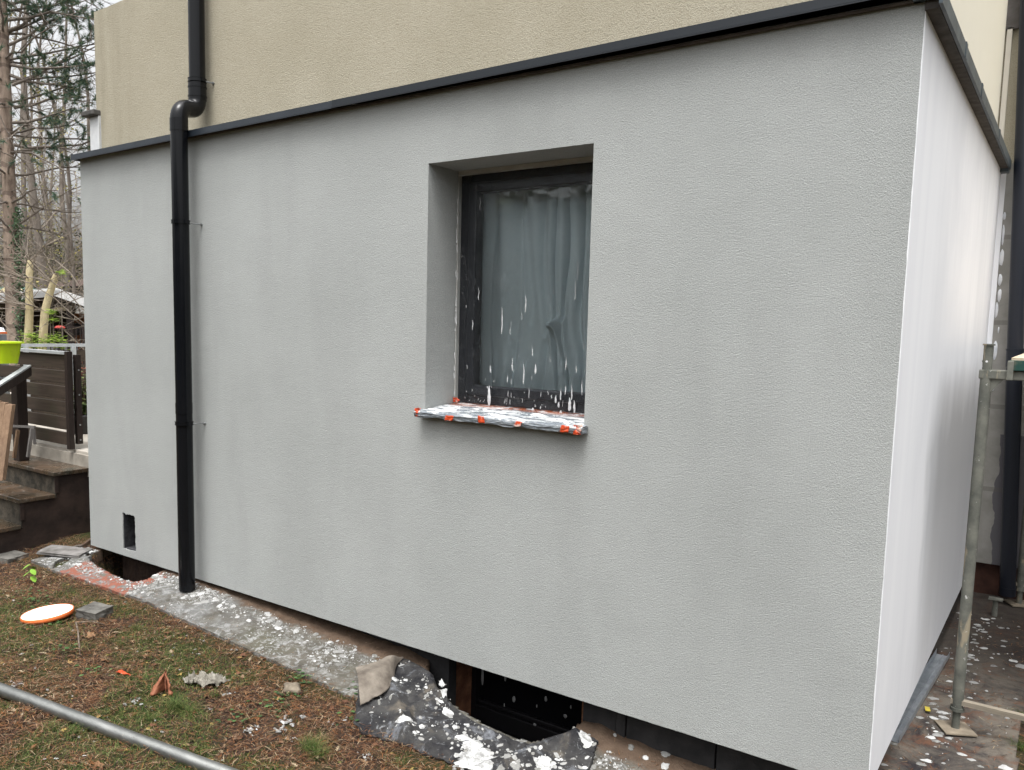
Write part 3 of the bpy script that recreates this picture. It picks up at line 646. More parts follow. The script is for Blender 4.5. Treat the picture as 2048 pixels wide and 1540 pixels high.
# ------------------------------------------------------------------ scaffold
def scaffold(y, x, zt, label, gz, lean=.0, spig=True, deep=True):
    t = empty('scaffold', (x, y, gz), label, 'scaffold frame', 'scaffold frames beside the white wall')
    r = .0215; xb = x+.004; xt = x+lean
    q = MB(); q.tube([(xb, y, gz+.09), (xt, y, zt-.0)], r, 24); q.build('post', M_SCAF, t)
    X2 = x+.74
    q = MB(); q.tube([(X2, y, gz+.09), (X2, y, zt)], r, 24); q.build('post', M_SCAF, t)
    q = MB(); q.box((xt-.026, y-.02, zt-.036), (X2+.025, y+.02, zt+.002)); bevel(q.build('top_rail', M_SCAF, t), .005)
    q = MB(); q.add([(xt+.018, y-.01, zt-.036), (xt+.06, y-.01, zt-.036), (xt+.018, y-.01, zt-.09), (xt+.018, y+.01, zt-.036), (xt+.06, y+.01, zt-.036), (xt+.018, y+.01, zt-.09)], [(0, 2, 1), (3, 4, 5), (0, 3, 5, 2), (1, 2, 5, 4)]); q.build('gusset', M_SCAF, t)
    q = MB(); q.box((x-.02, y-.014, gz+.115), (X2, y+.014, gz+.135)); q.build('bottom_rail', wood('dusty_rail', (.17, .15, .12), (.30, .26, .20), 'x'), t)
    for xx in (xt, X2):
        q = MB(); q.tube([(xx, y, zt), (xx, y, zt+.10)], .0175, 24); q.tube([(xx, y, zt+.10), (xx, y, zt+.106)], .022, 24); q.tube([(xx-.019, y, zt+.035), (xx-.0165, y, zt+.035)], .005, 12); q.build('spigot', M_GALV if 0 else M_SCAF, t)
        hb = MB(); hb.tube([(xx-.002, y-.0190, zt+.035), (xx-.002, y-.0172, zt+.035)], .0042, 14); hb.build('spigot_hole', mottled('bright_hole', (.6, .6, .6), (.7, .7, .7)), t)
    for xx in (xb, X2):
        q = MB(); pts = []; rr = []
        for i in range(19): pts.append((xx, y, gz+.004+.095*i/18)); rr.append(.0165 if i % 2 else .0135)
        q.tube(pts, rr, 20)
        q.tube([(xx, y, gz+.085), (xx, y, gz+.10)], .027, 8)
        s_ = q.build('screw_jack', M_SCAF, t)
        M_ = Matrix.Translation((xx, y, gz+.002)) @ Matrix.Rotation(radians(28), 4, 'Z')
        q = MB(); q.box((-.062, -.062, 0), (.062, .062, .006), M_); q.build('base_plate', mottled('dusty_plate', (.14, .115, .085), (.26, .22, .165), 14, .8, .002), t)
    return t
gz = G(4.9, 1.08)+.004
scaffold(1.081, 4.900, 1.446, 'near worn scaffold frame with a diamond base plate, close to the white wall', gz, .008)
scaffold(3.02, 5.03, 1.446, 'far scaffold frame in the shade in front of the back wall', G(4.9, 3.0)+.004)
dk = empty('scaffold_deck', (5.2, 2, 1.47), 'pale wooden scaffold platform with a green edge resting on the frames', 'scaffold deck')
q = MB(); q.box((4.990, 1.050, 1.4905), (5.60, 3.02, 1.50)); q.build('plank', M_PLANK, dk)
q = MB(); q.box((4.985, 1.045, 1.449), (5.605, 1.063, 1.490)); q.box((4.985, 1.063, 1.452), (5.005, 3.02, 1.49)); q.box((5.585, 1.063, 1.452), (5.605, 3.02, 1.49)); bevel(q.build('deck_edge', mottled('green_edge', (.012, .05, .04), (.10, .10, .075), 14, .7, lo=.42, hi=.52), dk), .002)
q = MB(); q.box((4.978, 1.036, 1.410), (5.0, 1.0445, 1.488)); q.box((4.978, 1.0445, 1.449), (4.9845, 1.07, 1.488)); bevel(q.build('hook', M_SCAF, dk), .003)

# galvanised profile lying against the side wall
ch = MB(); A_ = Vector((4.700, .82, -.10)); B_ = Vector((4.765, 1.88, -.055)); dr_ = (B_-A_).normalized(); sd = Vector((dr_.y, -dr_.x, 0)).normalized()
prof = [(-.030, .030), (-.029, .030), (-.029, .0015), (-.004, .0015), (0, .006), (.004, .0015), (.029, .0015), (.029, .027), (.030, .027), (.030, 0), (-.030, 0)]
vs = []
for P in (A_, B_):
    for (s_, h_) in prof: vs.append(P + sd*s_ + Vector((0, 0, h_)))
n_ = len(prof); ch.add(vs, [(i, (i+1) % n_, n_+(i+1) % n_, n_+i) for i in range(n_)])
tag(ch.build('metal_profile', mottled('zinc', (.30, .33, .36), (.42, .45, .48), 18, .4, 0, 0, .6)), 'long galvanised channel profile lying at the foot of the white wall', 'metal profile')
# ================================================================== THINGS ON THE GROUND BY THE WALL
def crv(P, s):
    n = len(P)-1; q = s*n; i = min(int(q), n-1); t = q-i
    p0 = Vector(P[max(i-1, 0)]); p1 = Vector(P[i]); p2 = Vector(P[i+1]); p3 = Vector(P[min(i+2, n)])
    return .5*((2*p1)+(p2-p0)*t+(2*p0-5*p1+4*p2-p3)*t*t+(3*p1-p0-3*p2+p3)*t**3)
INNER = [(2.70, .045), (2.80, .055), (2.88, .03), (2.97, -.035), (3.11, -.105), (3.34, -.165), (3.53, -.150), (3.62, -.055), (3.67, .015), (3.76, .01)]
OUTER = [(2.685, -.255), (2.80, -.40), (2.90, -.475), (3.02, -.455), (3.15, -.44), (3.33, -.42), (3.52, -.46), (3.66, -.52), (3.82, -.42), (3.80, -.12)]
def mat_xy(s, t):
    a_, b_ = crv(INNER, s), crv(OUTER, s); p = a_.lerp(b_, t)
    return p.x+.008*nz(s, t, 1, 9), p.y+.008*nz(s, t, 4, 9)
def ridge(x, y, s, k): return max(0., 1-abs(nz(x, y, s, k))*5.5)**1.5
def mat_z(x, y):
    z = max(G(x, y), -.15)+.008
    d1 = abs((x-2.72)*.62+(y+.10)*.78 - .012*nz(x, y, 3, 6)); z += .026*max(0, 1-d1/.045)*sstep(2.65, 2.8, x)*sstep(3.3, 3.05, x)
    d2 = abs((x-3.60)-.35*(y+.2)+.02*nz(x, y, 2, 5)); z += .034*max(0, 1-d2/.075)*sstep(-.5, -.3, y)*sstep(.06, -.02, y)
    d3 = abs((x-2.95)-.9*(y+.2)); z += .016*max(0, 1-d3/.03)*sstep(-.44, -.3, y)
    z += .010*ridge(x, y, 1, 4.)+.004*ridge(x, y, 5, 9.)+.010*max(0, nz(x, y, 0, 4.))+.0015*nz(x, y, 6, 60)
    return z
def felt(s, t):
    x, y = mat_xy(s, t)
    if t > .93: e_ = (t-.93)/.07; y -= .014*e_*nz(x, y, 4, 26); x += .010*e_*nz(x, y, 8, 26)
    z = mat_z(x, y)
    if t < .06: z -= .02*(1-t/.06)
    if t > .90: z = z*(1-(t-.90)/.10)+(lawn(x, y)+.006+.010*max(0, nz(x, y, 3, 9)))*((t-.90)/.10)
    return (x, y, z)
a = Mat('roofing_felt', .75, spec=.2)
c = a.mix(a.ramp(a.noise(10, 6, .7), [(.36, 0.), (.64, 1.)]), (.010, .010, .012), (.042, .041, .040))
c = a.mix(a.ramp(a.noise(5, 5, .65, .5), [(.56, 0.), (.68, .9)]), c, (.11, .095, .075))
c = a.mix(a.ramp(a.noise(6.5, 6, .75, .4, a.co(loc=(4, 2, 0))), [(.56, 0.), (.70, .8)]), c, (.17, .18, .20))
c = a.mix(a.ramp(a.noise(34, 6, .75, .6), [(.58, 0.), (.68, .6)]), c, (.24, .25, .26))
a.col(c); a.bump(a.noise(160, 4, .7), .002, .8); M_FELT = a.m
M_FELTB = mottled('felt_underside', (.075, .062, .05), (.20, .175, .145), 9, .9, .004, 60, detail=8)
fe = MB(); fe.grid(felt, 260, 70)
fe = fe.build('roofing_felt', M_FELT, fix=False); m_ = fe.modifiers.new('thickness', 'SOLIDIFY'); m_.thickness = .0025; m_.offset = -1
tag(fe, 'wrinkled black roofing felt round the window well, splashed white with plaster', 'roofing felt')
# folded corner, underside up
FA = [Vector(p) for p in ((2.700, .030), (2.660, -.10), (2.640, -.19))]        # far edge
def flap(u, v):
    e0 = crv([(2.705, .035), (2.69, -.03), (2.64, -.12), (2.615, -.20)], u)      # hinge on the outside
    e1 = crv([(2.712, .03), (2.745, -.06), (2.84, -.22), (2.835, -.40)], u)
    p = e0.lerp(e1, v); g_ = max(G(p.x, p.y), lawn(p.x, p.y)) + .01
    z = g_ + .010 + .050*sin(pi*min(1, .12+v*.88))*sstep(0, .5, u) + .020*sstep(.5, 1, u)*v + .007*nz(p.x, p.y, 0, 10)+.008*ridge(p.x, p.y, 3, 6)
    return (p.x, p.y, z)
fp = MB(); fp.grid(flap, 60, 40); fp = fp.build('folded_corner', M_FELTB, fe, 'pale underside folded over', fix=False); m_ = fp.modifiers.new('thickness', 'SOLIDIFY'); m_.thickness = .0025

# plaster splashes
def splash(mb, x, y, r, S, seed, asp=1., ang=0., th=.0025, rings=2, n=None):
    n = n or max(7, min(46, int(10+r*420))); k = len(mb.v); vs = []
    ca, sa_ = cos(ang), sin(ang)
    def P(rr, a_, h):
        q = 1+.42*nz(cos(a_)*1.3+seed, sin(a_)*1.3, seed*.7, 1.)+(.30*nz(cos(a_)*4+seed, sin(a_)*4, seed, 1.) if r > .008 else .15*nz(cos(a_)*3, sin(a_)*3, seed, 1.))
        dx, dy = rr*r*q*cos(a_)*asp, rr*r*q*sin(a_); X = x+dx*ca-dy*sa_; Y = y+dx*sa_+dy*ca
        return (X, Y, S(X, Y)+h)
    vs.append((x, y, S(x, y)+th))
    for j in range(1, rings+1):
        for i in range(n): vs.append(P(j/rings, 2*pi*i/n, th*(1-(j/rings)**3)+(.0006 if j < rings else -.0004)))
    fs = [(0, 1+i, 1+(i+1) % n) for i in range(n)]
    for j in range(1, rings):
        for i in range(n): fs.append((1+(j-1)*n+i, 1+j*n+i, 1+j*n+(i+1) % n, 1+(j-1)*n+(i+1) % n))
    mb.add(vs, fs, True)
fsps = MB(); sd_ = 0
# on the felt: find surface points
def felt_top(x, y): return mat_z(x, y)+.0035
bigs = [(2.80, -.145, .032, 1.2, .3), (2.835, -.10, .018, 1, 0), (3.42, -.36, .085, 1.5, .5), (3.36, -.31, .05, 1.4, .8), (3.47, -.41, .05, 1.6, .2), (3.30, -.29, .035, 1.5, .6), (3.70, -.33, .10, 1.25, .9), (3.66, -.24, .05, 1.3, .5), (3.76, -.26, .05, 1, 0), (3.72, -.02, .04, 1.5, -.6), (3.15, -.19, .035, 1.9, -.6), (3.05, -.09, .022, 2.0, -.8), (2.99, -.03, .02, 2.2, -.8), (3.56, -.45, .05, 1.3, 0), (3.24, -.26, .018, 1, 0), (3.12, -.33, .018, 1.3, 0), (3.07, -.14, .015, 1.5, 0), (2.95, -.09, .014, 1, 0), (3.05, -.36, .03, 2.2, .2), (3.44, -.40, .06, 1.8, .35), (3.66, -.40, .05, 1.6, .4)]
pour = MB()
for (x, y, r, asp, an) in bigs:
    sd_ += 1.37; splash(pour, x, y, r*.62, felt_top, sd_, asp, an, .003, 5)
    for _ in range(int(r*300)): sd_ += .91; splash(fsps, x+rnd.gauss(0, r*.8), y+rnd.gauss(0, r*.6), r*.05+.16*r*rnd.random()**2, felt_top, sd_, 1.3, rnd.random()*3, .002, 2)
tag(pour.build('poured_plaster', M_POUR, fe, fix=False), kind='stuff')
k_ = 0
while k_ < 300:
    s_, t_ = rnd.random(), .08+.85*rnd.random(); x, y = mat_xy(s_, t_)
    if nz(x, y, 2, 5)+.35*nz(x, y, 3, 17) < -.12+.3*rnd.random(): continue
    k_ += 1; sd_ += .731
    splash(fsps, x, y, .0010+.009*rnd.random()**3.0, felt_top, sd_, 1+.9*rnd.random(), rnd.random()*3, .002, 2)
tag(fsps.build('plaster_spill', M_PLASTER, fe, fix=False), kind='stuff')
ps = MB()
def path_top(x, y): return pz(x, y)+.002
tot = 0; tries = 0
while tot < 2700 and tries < 120000:
    tries += 1
    x = -.1+4.8*rnd.random(); y = -.38+.48*rnd.random()
    if inside(x, y, HOLE) or inside(x, y, WELL) or not on_path(x, y): continue
    if 2.68 < x < 3.8 and y < .06: continue
    band = math.exp(-((y+.075+.02*nz(x, 0, 1, 4))/.050)**2)
    clus = sstep(-.10, .25, nz(x*.7, y, 5, 7))
    left = sstep(1.9, .5, x)
    p = band*.8*(0.35+.65*clus) + .10*clus + .45*left*clus
    if y > 0: p *= .05
    if rnd.random() > p: continue
    tot += 1; sd_ += .377
    splash(ps, x, y, .0007+(.017 if rnd.random() < .16 else .0055)*rnd.random()**2.8, path_top, sd_, 1+.8*rnd.random(), rnd.random()*3, .0025, 2)
for (u, v, r) in [(556, 1290, .024), (548, 1308, .012), (498, 1242, .022), (440, 1232, .018), (475, 1235, .02), (640, 1275, .014), (612, 1330, .013), (525, 1296, .013), (403, 1195, .022), (415, 1205, .018), (710, 1300, .018), (750, 1312, .022), (420, 1180, .014), (345, 1165, .018), (330, 1158, .016), (660, 1285, .02), (1262, 1500, .022), (1290, 1520, .018), (1330, 1535, .025), (1230, 1478, .014), (118, 1118, .02), (98, 1124, .018), (180, 1150, .016), (170, 1143, .014), (196, 1154, .014), (290, 1172, .022), (275, 1183, .018)]:
    d_ = at(u, v, 1)-CAM; P = Vector((0, 0, 0)); z_ = 0.
    for _ in range(20):
        P = CAM + d_*((z_-1.6)/d_.z); z_ = .5*z_+.5*G(P.x, P.y)
    if not inside(P.x, P.y, HOLE): sd_ += 1.1; splash(ps, P.x, P.y, r*.55, path_top, sd_, 1.3, sd_, .004, 3)
tot = 0
while tot < 260:       # by the white side wall
    x = 4.70+.40*rnd.random(); y = .3+2.4*rnd.random()
    if rnd.random() > math.exp(-((x-4.83-.02*y)/.05)**2)+.10: continue
    tot += 1; sd_ += .377; splash(ps, x, y, .0015+.013*rnd.random()**3, path_top, sd_, 1.5, rnd.random()*.6, .003, 2)
for (x, y, r) in [(5.10, 2.0, .03), (5.06, 2.05, .015), (4.86, .62, .014), (4.83, .95, .014), (4.84, 1.22, .018), (4.86, 1.42, .016), (4.92, 1.65, .016), (5.10, .86, .02)]:
    sd_ += 1.1; splash(ps, x, y, r, path_top, sd_, 1.3, .3, .003, 3)
tag(ps.build('plaster_splatter', M_PLASTER, fix=False), 'white plaster splashes and drips along the concrete path', 'plaster splashes', kind='stuff')
lsp = MB(); tot = 0
while tot < 300:
    x = .2+3.9*rnd.random(); y = -1.5+1.15*rnd.random()
    if y > edge_y(x): continue
    if rnd.random() > .18+.9*sstep(.12, .42, nz(x, y, 7, 3.2)): continue
    if rnd.random() > math.exp((y+.3)*1.6): continue
    tot += 1; sd_ += .377; splash(lsp, x, y, .0010+.006*rnd.random()**2.5, lambda X, Y: lawn(X, Y)+.004, sd_, 1.7, rnd.random()*3, .002, 2)
for (u, v, r) in [(575, 1445, .032), (560, 1462, .022), (500, 1462, .022), (585, 1480, .014), (270, 1408, .02), (460, 1390, .012), (35, 1372, .02), (180, 1440, .012), (420, 1420, .008), (515, 1455, .01), (735, 1515, .014), (690, 1330, .012)]:
    d_ = at(u, v, 1)-CAM; z_ = -.08
    for _ in range(20):
        P = CAM + d_*((z_-1.6)/d_.z); z_ = .5*z_+.5*lawn(P.x, P.y)
    for _ in range(14): sd_ += 1.1; splash(lsp, P.x+r*rnd.gauss(0, .7), P.y+r*rnd.gauss(0, .7), r*(.08+.22*rnd.random()), lambda X, Y: lawn(X, Y)+.006, sd_, 1.7, sd_, .003, 2)
tag(lsp.build('plaster_crumbs', M_PLASTER, fix=False), 'scattered white plaster crumbs on the littered lawn', 'plaster crumbs', kind='stuff')

def gpx(u, v, dz=0., f=lawn):
    d_ = at(u, v, 1)-CAM; z_ = -.05
    for _ in range(30):
        P = CAM + d_*((z_-1.6)/d_.z); z_ = .5*z_+.5*(f(P.x, P.y)+dz)
    return Vector((P.x, P.y, z_))
# bucket lid
c0 = gpx(95, 1228, .030)
lid = empty('bucket_lid', c0, 'round white bucket lid with an orange rim lying on the grass', 'bucket lid'); lid.rotation_euler = (radians(3), radians(-5), 0)
T = Matrix.Translation(c0) @ Matrix.Rotation(radians(3), 4, 'X') @ Matrix.Rotation(radians(-5), 4, 'Y')
rl = .131
def lathe(mb, prof, n=64, T=Matrix()):
    vs = []; fs = []
    for r_, z_ in prof:
        for i in range(n): vs.append(T @ Vector((r_*cos(2*pi*i/n), r_*sin(2*pi*i/n), z_)))
    for j in range(len(prof)-1):
        for i in range(n): fs.append((j*n+i, j*n+(i+1) % n, (j+1)*n+(i+1) % n, (j+1)*n+i))
    return mb.add(vs, fs, True)
q = MB(); lathe(q, [(rl*.955, .004), (rl*.965, .011), (rl*.985, .0125), (rl, .010), (rl*1.005, .0), (rl*1.0, -.010), (rl*.98, -.010)], 72)
a = Mat('orange_lid_plastic', .4); a.col(a.mix(a.noise(12), (.62, .13, .03), (.72, .19, .06))); M_OR = a.m
o = q.build('rim', M_OR, fix=False); o.parent = lid
q = MB(); lathe(q, [(.0001, .0105), (rl*.3, .010), (rl*.7, .010), (rl*.96, .0108)], 72)
a = Mat('plastered_lid', .7); c = a.mix(a.ramp(a.noise(16, 5, .7, 1.), [(.34, 1.), (.39, 0.)]), (.80, .80, .79), (.42, .42, .41)); a.col(c); a.bump(a.noise(25, 5, .7), .006, .6)
o = q.build('plaster_coat', a.m, fix=False); o.parent = lid

def rock(name, cen, size, label, cat, mat, rz=0., flat=False, seed=1, tilt=0.):
    bm = bmesh.new(); bmesh.ops.create_cube(bm, size=1) if flat else bmesh.ops.create_icosphere(bm, subdivisions=3, radius=.5)
    if flat: bmesh.ops.subdivide_edges(bm, edges=bm.edges, cuts=6, use_grid_fill=True)
    for v_ in bm.verts:
        k = noise.noise(v_.co*2.3+Vector((seed, 0, 0)))
        k2 = noise.noise(v_.co*9+Vector((seed, 5, 0)))
        v_.co += v_.co.normalized()*((.05*k+.03*k2) if flat else (.22*k+.05*k2))
        v_.co = Vector((v_.co.x*size[0], v_.co.y*size[1], v_.co.z*size[2]))
    me = bpy.data.meshes.new(name); bm.to_mesh(me); bm.free(); me.materials.append(mat)
    for p_ in me.polygons: p_.use_smooth = not flat
    o = bpy.data.objects.new(name, me); COL.objects.link(o); o.location = cen; o.rotation_euler = (tilt, tilt*.5, rz)
    return tag(o, label, cat)
M_BLOCK = mottled('grey_paver', (.05, .048, .043), (.125, .12, .108), 18, .9, .004, 60)
P = gpx(190, 1228, .02); rock('paver_block', P+Vector((0, 0, .005)), (.135, .125, .062), 'grey concrete block lying on the lawn right of the bucket lid', 'paving block', M_BLOCK, .25, True, 2, .05)
P = gpx(18, 1118, .0); rock('paver_block', P, (.19, .15, .065), 'weathered grey block on the ground at the foot of the steps', 'paving block', M_BLOCK, .2, True, 5, .03)
P = gpx(585, 1376, .012); rock('stone', P, (.085, .07, .045), 'sandy brown stone by the edge of the concrete path', 'stone', mottled('sandstone', (.10, .08, .06), (.19, .16, .12), 20, .95, .004, 60), .4, False, 3)
P = gpx(130, 1103, .03); rock('broken_slab', P, (.30, .15, .02), 'thin broken grey slab between the steps and the wall corner', 'broken slab', mottled('slate_slab', (.08, .075, .068), (.18, .172, .165), 14, .85, .003, 60), .45, True, 7, .05)

# long steel tube lying across the lawn
A_ = Vector((.95, -1.40, lawn(.95, -1.40)+.05)); B_ = Vector((3.35, -1.05, lawn(3.35, -1.05)+.045))
P1 = gpx(0, 1381, .022); P2 = gpx(430, 1540, .022)
d_ = (P2-P1).normalized(); q = MB(); qa = P1-d_*1.5; qb = P2+d_*1.2; qa.z += 0.01
q.tube([qa, qb], .0262, 48)
q.tube([qa, qa+Vector((1e-4, 0, 0))*1], .0262, 48, False)
tb = tag(q.build('steel_tube', M_TUBE), 'long dull steel scaffold tube lying across the littered lawn', 'steel tube')

# crumpled rag, big brown leaf, orange scrap, stick
rg = MB(); P = gpx(412, 1365, .01)
def ragf(u, v):
    x = (u-.5)*.20; y = (v-.5)*.13; r_ = sqrt(x*x+y*y)
    X = P.x+x*cos(.5)-y*sin(.5)+.02*nz(u, v, 1, 4); Y = P.y+x*sin(.5)+y*cos(.5)+.02*nz(u, v, 4, 4)
    return (X, Y, lawn(X, Y)+.010+.045*abs(nz(u, v, 2, 3.2))+.022*ridge(u, v, 8, 7))
def ragkeep(u, v): return ((u-.5)/.5)**2+((v-.5)/.5)**2 < .80+.9*nz(u, v, 3, 3.3)
rg.grid(ragf, 60, 45, keep=ragkeep)
o = rg.build('rag', mottled('dirty_cloth', (.12, .11, .09), (.25, .235, .20), 22, .95, .002, 200), fix=False); m_ = o.modifiers.new('thickness', 'SOLIDIFY'); m_.thickness = .002
tag(o, 'crumpled dirty beige rag lying on the lawn', 'rag')
lf = MB(); P = gpx(331, 1385, .0)
def leaff(u, v):
    w_ = .050*(1-v)**.7*(1+.25*nz(u, v, 0, 5))+.003; sx = (u-.5)*2*w_
    b_ = .032*sin(u*8.5)*(1-v*.6)
    o_ = CR*(sx-.018*v*0)+Vector((0, 0, .012+(.080+.02*nz(u, 0, 3, 3))*v-.03*u*(1-v)*0+.004*nz(u, v, 5, 6)))-Vector((-.5, .8, 0))*(b_+.03*(1-v))
    return P+o_
lf.grid(leaff, 16, 16); lf.tube([P+Vector((0, 0, .095)), P+CR*.02+Vector((.01, -.03, .05)), P+CR*.045+Vector((.02, -.06, .012))], .0013, 6)
o = lf.build('fallen_leaf', mottled('rust_leaf', (.12, .04, .02), (.24, .09, .045), 16, .65, .003, 60), fix=False); m_ = o.modifiers.new('thickness', 'SOLIDIFY'); m_.thickness = .0008; tag(o, 'large folded rust brown leaf standing up in the grass left of the rag', 'leaf')
q = MB(); P = gpx(247, 1348, .012)
q.grid(lambda u, v: (P.x-.045+.09*u, P.y-.012+.03*v*(1-u)+.02*u, P.z+.006*nz(u, v, 2, 3)+.004), 12, 4)
o = q.build('tape_scrap', M_TAPE, fix=False); m_ = o.modifiers.new('t', 'SOLIDIFY'); m_.thickness = .002; tag(o, 'torn scrap of orange tape lying in the grass', 'tape scrap')
q = MB(); P = gpx(206, 1178, .012)
q.grid(lambda u, v: (P.x-.012+.02*u, P.y-.012+.02*v, P.z+.010*nz(u, v, 2, 3)+.004), 5, 4)
q = None
st_ = MB(); p = [gpx(152, 1245, .012), gpx(156, 1262, .02), gpx(158, 1288, .014), gpx(160, 1310, .01)]
st_.tube(p, [.005, .0045, .004, .002], 8); st_.tube([p[0]+Vector((0, 0, .0)), gpx(185, 1243, .02), gpx(215, 1250, .016)], [.004, .003, .0015], 6)
tag(st_.build('twig', mottled('dead_twig', (.08, .06, .045), (.16, .13, .10), 30, .9)), 'forked dead twig lying below the bucket lid', 'twig')
q = MB(); P = gpx(1855, 1420, .01, G); M_ = Matrix.Translation(P+Vector((0, 0, .003))) @ Matrix.Rotation(.2, 4, 'Z'); q.box((-.010, -.022, 0), (.010, .022, .004), M_)
bevel(tag(q.build('yellow_scrap', mottled('yellow_plastic', (.30, .23, .02), (.45, .36, .05), 20, .5)), 'small yellow scrap on the path beside the metal profile', 'scrap'), .001)

# seedling by the slab
def leafpoly(mb, c, d, n_, ln, wd, curl=.15):
    d = d.normalized(); s_ = d.cross(n_).normalized(); n_ = s_.cross(d)
    pts = [(0, 0), (.25, .42), (.55, .5), (.8, .32), (1, 0), (.8, -.32), (.55, -.5), (.25, -.42)]
    vs = [c+d*ln*a_+s_*wd*b_+n_*(-curl*ln*a_*a_+.12*wd*abs(b_)) for a_, b_ in pts]
    mb.add(vs, [(0, 1, 2, 6, 7), (2, 3, 4, 5, 6)])
sg = empty('seedling', gpx(66, 1170, 0), 'bright green seedling on a thin stem in front of the steps', 'seedling')
P = gpx(66, 1172, 0); top = P+Vector((-.04, .0, .125)); q = MB(); q.tube([P, P+Vector((-.01, 0, .06)), top], [.003, .0025, .002], 6); q.build('stem', mottled('stem', (.16, .12, .06), (.2, .2, .08), 9), sg)
q = MB()
for i in range(6): leafpoly(q, P+Vector((-.035+.02*rnd.random(), 0, .06+.07*i/5)), Vector((cos(i*2.1), sin(i*2.1), -.5)), Vector((0, 0, 1)), .055, .035)
a = Mat('fresh_leaf', .45); a.col((.16, .30, .035)); q.build('foliage', a.m, sg, fix=False)

# ================================================================== litter and grass
def blade(mb, p, d, h, w_, bend, n=3):
    s_ = Vector((-d.y, d.x, 0)).normalized()*w_; vs = []
    for i in range(n+1):
        t = i/n; q = p+Vector((0, 0, h*t*(1-.35*bend*t)))+d*(bend*h*t*t); ww = s_*(1-t*.92); vs += [q-ww, q+ww]
    mb.add(vs, [(2*i, 2*i+1, 2*i+3, 2*i+2) for i in range(n)])
def in_lawn(x, y): return (y < edge_y(x)-.004 or x < -.12 or x > 5.15) and not (x > -.42 and x < 4.8 and y > .12) and not (x <= -.40 and x > -2.2 and y > -.62)
def dens(x, y):    # most where the picture shows it, thinner outside
    return 1. if (-.9 < x < 4.2 and -1.75 < y) or x > 5.0 else .25
def gdn(x, y):
    d = sstep(-.20, .12, nz(x, y, 31, 2.4)+.45*nz(x, y, 7, 7.))
    return max(d, sstep(1.0, .2, sqrt(((x-.55)/1.2)**2+((y+1.0)/.5)**2)), .9*sstep(.9, .3, sqrt(((x-2.05)/.55)**2+((y+.86)/.16)**2)))*sstep(.02, .16, edge_y(x)-y)
lt = MB(); N = 0
while N < 90000:
    x = -1.2+6.6*rnd.random(); y = -2.4+ (2.6 if x < 0 or x > 5.1 else 2.15)*rnd.random()
    if x > 5.1: y = -1+3.5*rnd.random()
    if not in_lawn(x, y) or rnd.random() > dens(x, y): continue
    if rnd.random() > .45+.9*sstep(-.35, .3, nz(x, y, 12, 2.6)) or (gdn(x, y) > .5 and rnd.random() < .5): continue
    N += 1; an = rnd.random()*2*pi; L = .014+.045*rnd.random()**1.5; w_ = .0006+.0009*rnd.random()**2; z = lawn(x, y)+.001+.020*rnd.random()**1.6
    d = Vector((cos(an), sin(an), .35*(rnd.random()-.4))); s_ = Vector((-d.y, d.x, 0)).normalized(); bnd = s_*L*.25*(rnd.random()-.5); p = Vector((x, y, z))
    m0 = p+d*L*.5+bnd+Vector((0, 0, .003)); e_ = p+d*L; vs = [p-s_*w_, p+s_*w_, m0+s_*w_, m0-s_*w_, e_]
    lt.add(vs, [(0, 1, 2, 3), (3, 2, 4)])
# cypress sprays: short feathered brown scales
for _ in range(6000):
    x = -.9+5.0*rnd.random(); y = -1.9+1.6*rnd.random()
    if not in_lawn(x, y) or rnd.random() > .25+1.0*sstep(-.1, .3, nz(x, y, 12, 2.1)) or (gdn(x, y) > .5 and rnd.random() < .65): continue
    an = rnd.random()*2*pi; L = .018+.028*rnd.random(); p = Vector((x, y, lawn(x, y)+.004+.018*rnd.random())); d = Vector((cos(an), sin(an), .2*(rnd.random()-.3))); s_ = Vector((-d.y, d.x, 0))
    vs = []; n = 4
    vs = [p]
    for i in range(1, n+1):
        t = i/n; ww = L*.34*(1-t*.8); c_ = p+d*L*t+Vector((0, 0, .004*sin(pi*t))); vs += [c_+s_*ww-d*L*.02, c_-s_*ww-d*L*.02, c_-d*L*.14]
    fs = []; prev = 0
    for i in range(n): k = 1+3*i; fs += [(prev, k, k+2), (prev, k+2, k+1)]; prev = k+2
    lt.add(vs, fs)
for _ in range(2600):                                   # needles blown onto the path
    x = .9+3.7*rnd.random(); y = -.33+.43*rnd.random()
    if 2.65 < x < 3.8 or not on_path(x, y) or inside(x, y, HOLE): continue
    if rnd.random() > sstep(-.12, .12, y)*.7+sstep(.06, -.0, y-edge_y(x))*.8+.12: continue
    an = rnd.random()*2*pi; L = .01+.03*rnd.random(); w_ = .0012; p = Vector((x, y, pz(x, y)+.003)); d = Vector((cos(an), sin(an), 0)); s_ = Vector((-d.y, d.x, 0)); lt.add([p-s_*w_, p+s_*w_, p+d*L+s_*w_*.3, p+d*L-s_*w_*.3], [(0, 1, 2, 3)])
for _ in range(1500):
    x = 4.68+.45*rnd.random(); y = .5+2.2*rnd.random()
    if rnd.random() > .25+sstep(0, .25, nz(x, y, 2, 3)): continue
    an = rnd.random()*2*pi; L = .01+.03*rnd.random(); w_ = .0014; p = Vector((x, y, pz(x, y)+.003)); d = Vector((cos(an), sin(an), 0)); s_ = Vector((-d.y, d.x, 0)); lt.add([p-s_*w_, p+s_*w_, p+d*L+s_*w_*.3, p+d*L-s_*w_*.3], [(0, 1, 2, 3)])
tag(lt.build('needle_litter', M_LITTER, fix=False), 'brown conifer needles and scales scattered over the lawn', 'needle litter', kind='stuff')
gs = MB(); N = 0; tries = 0
gden = gdn
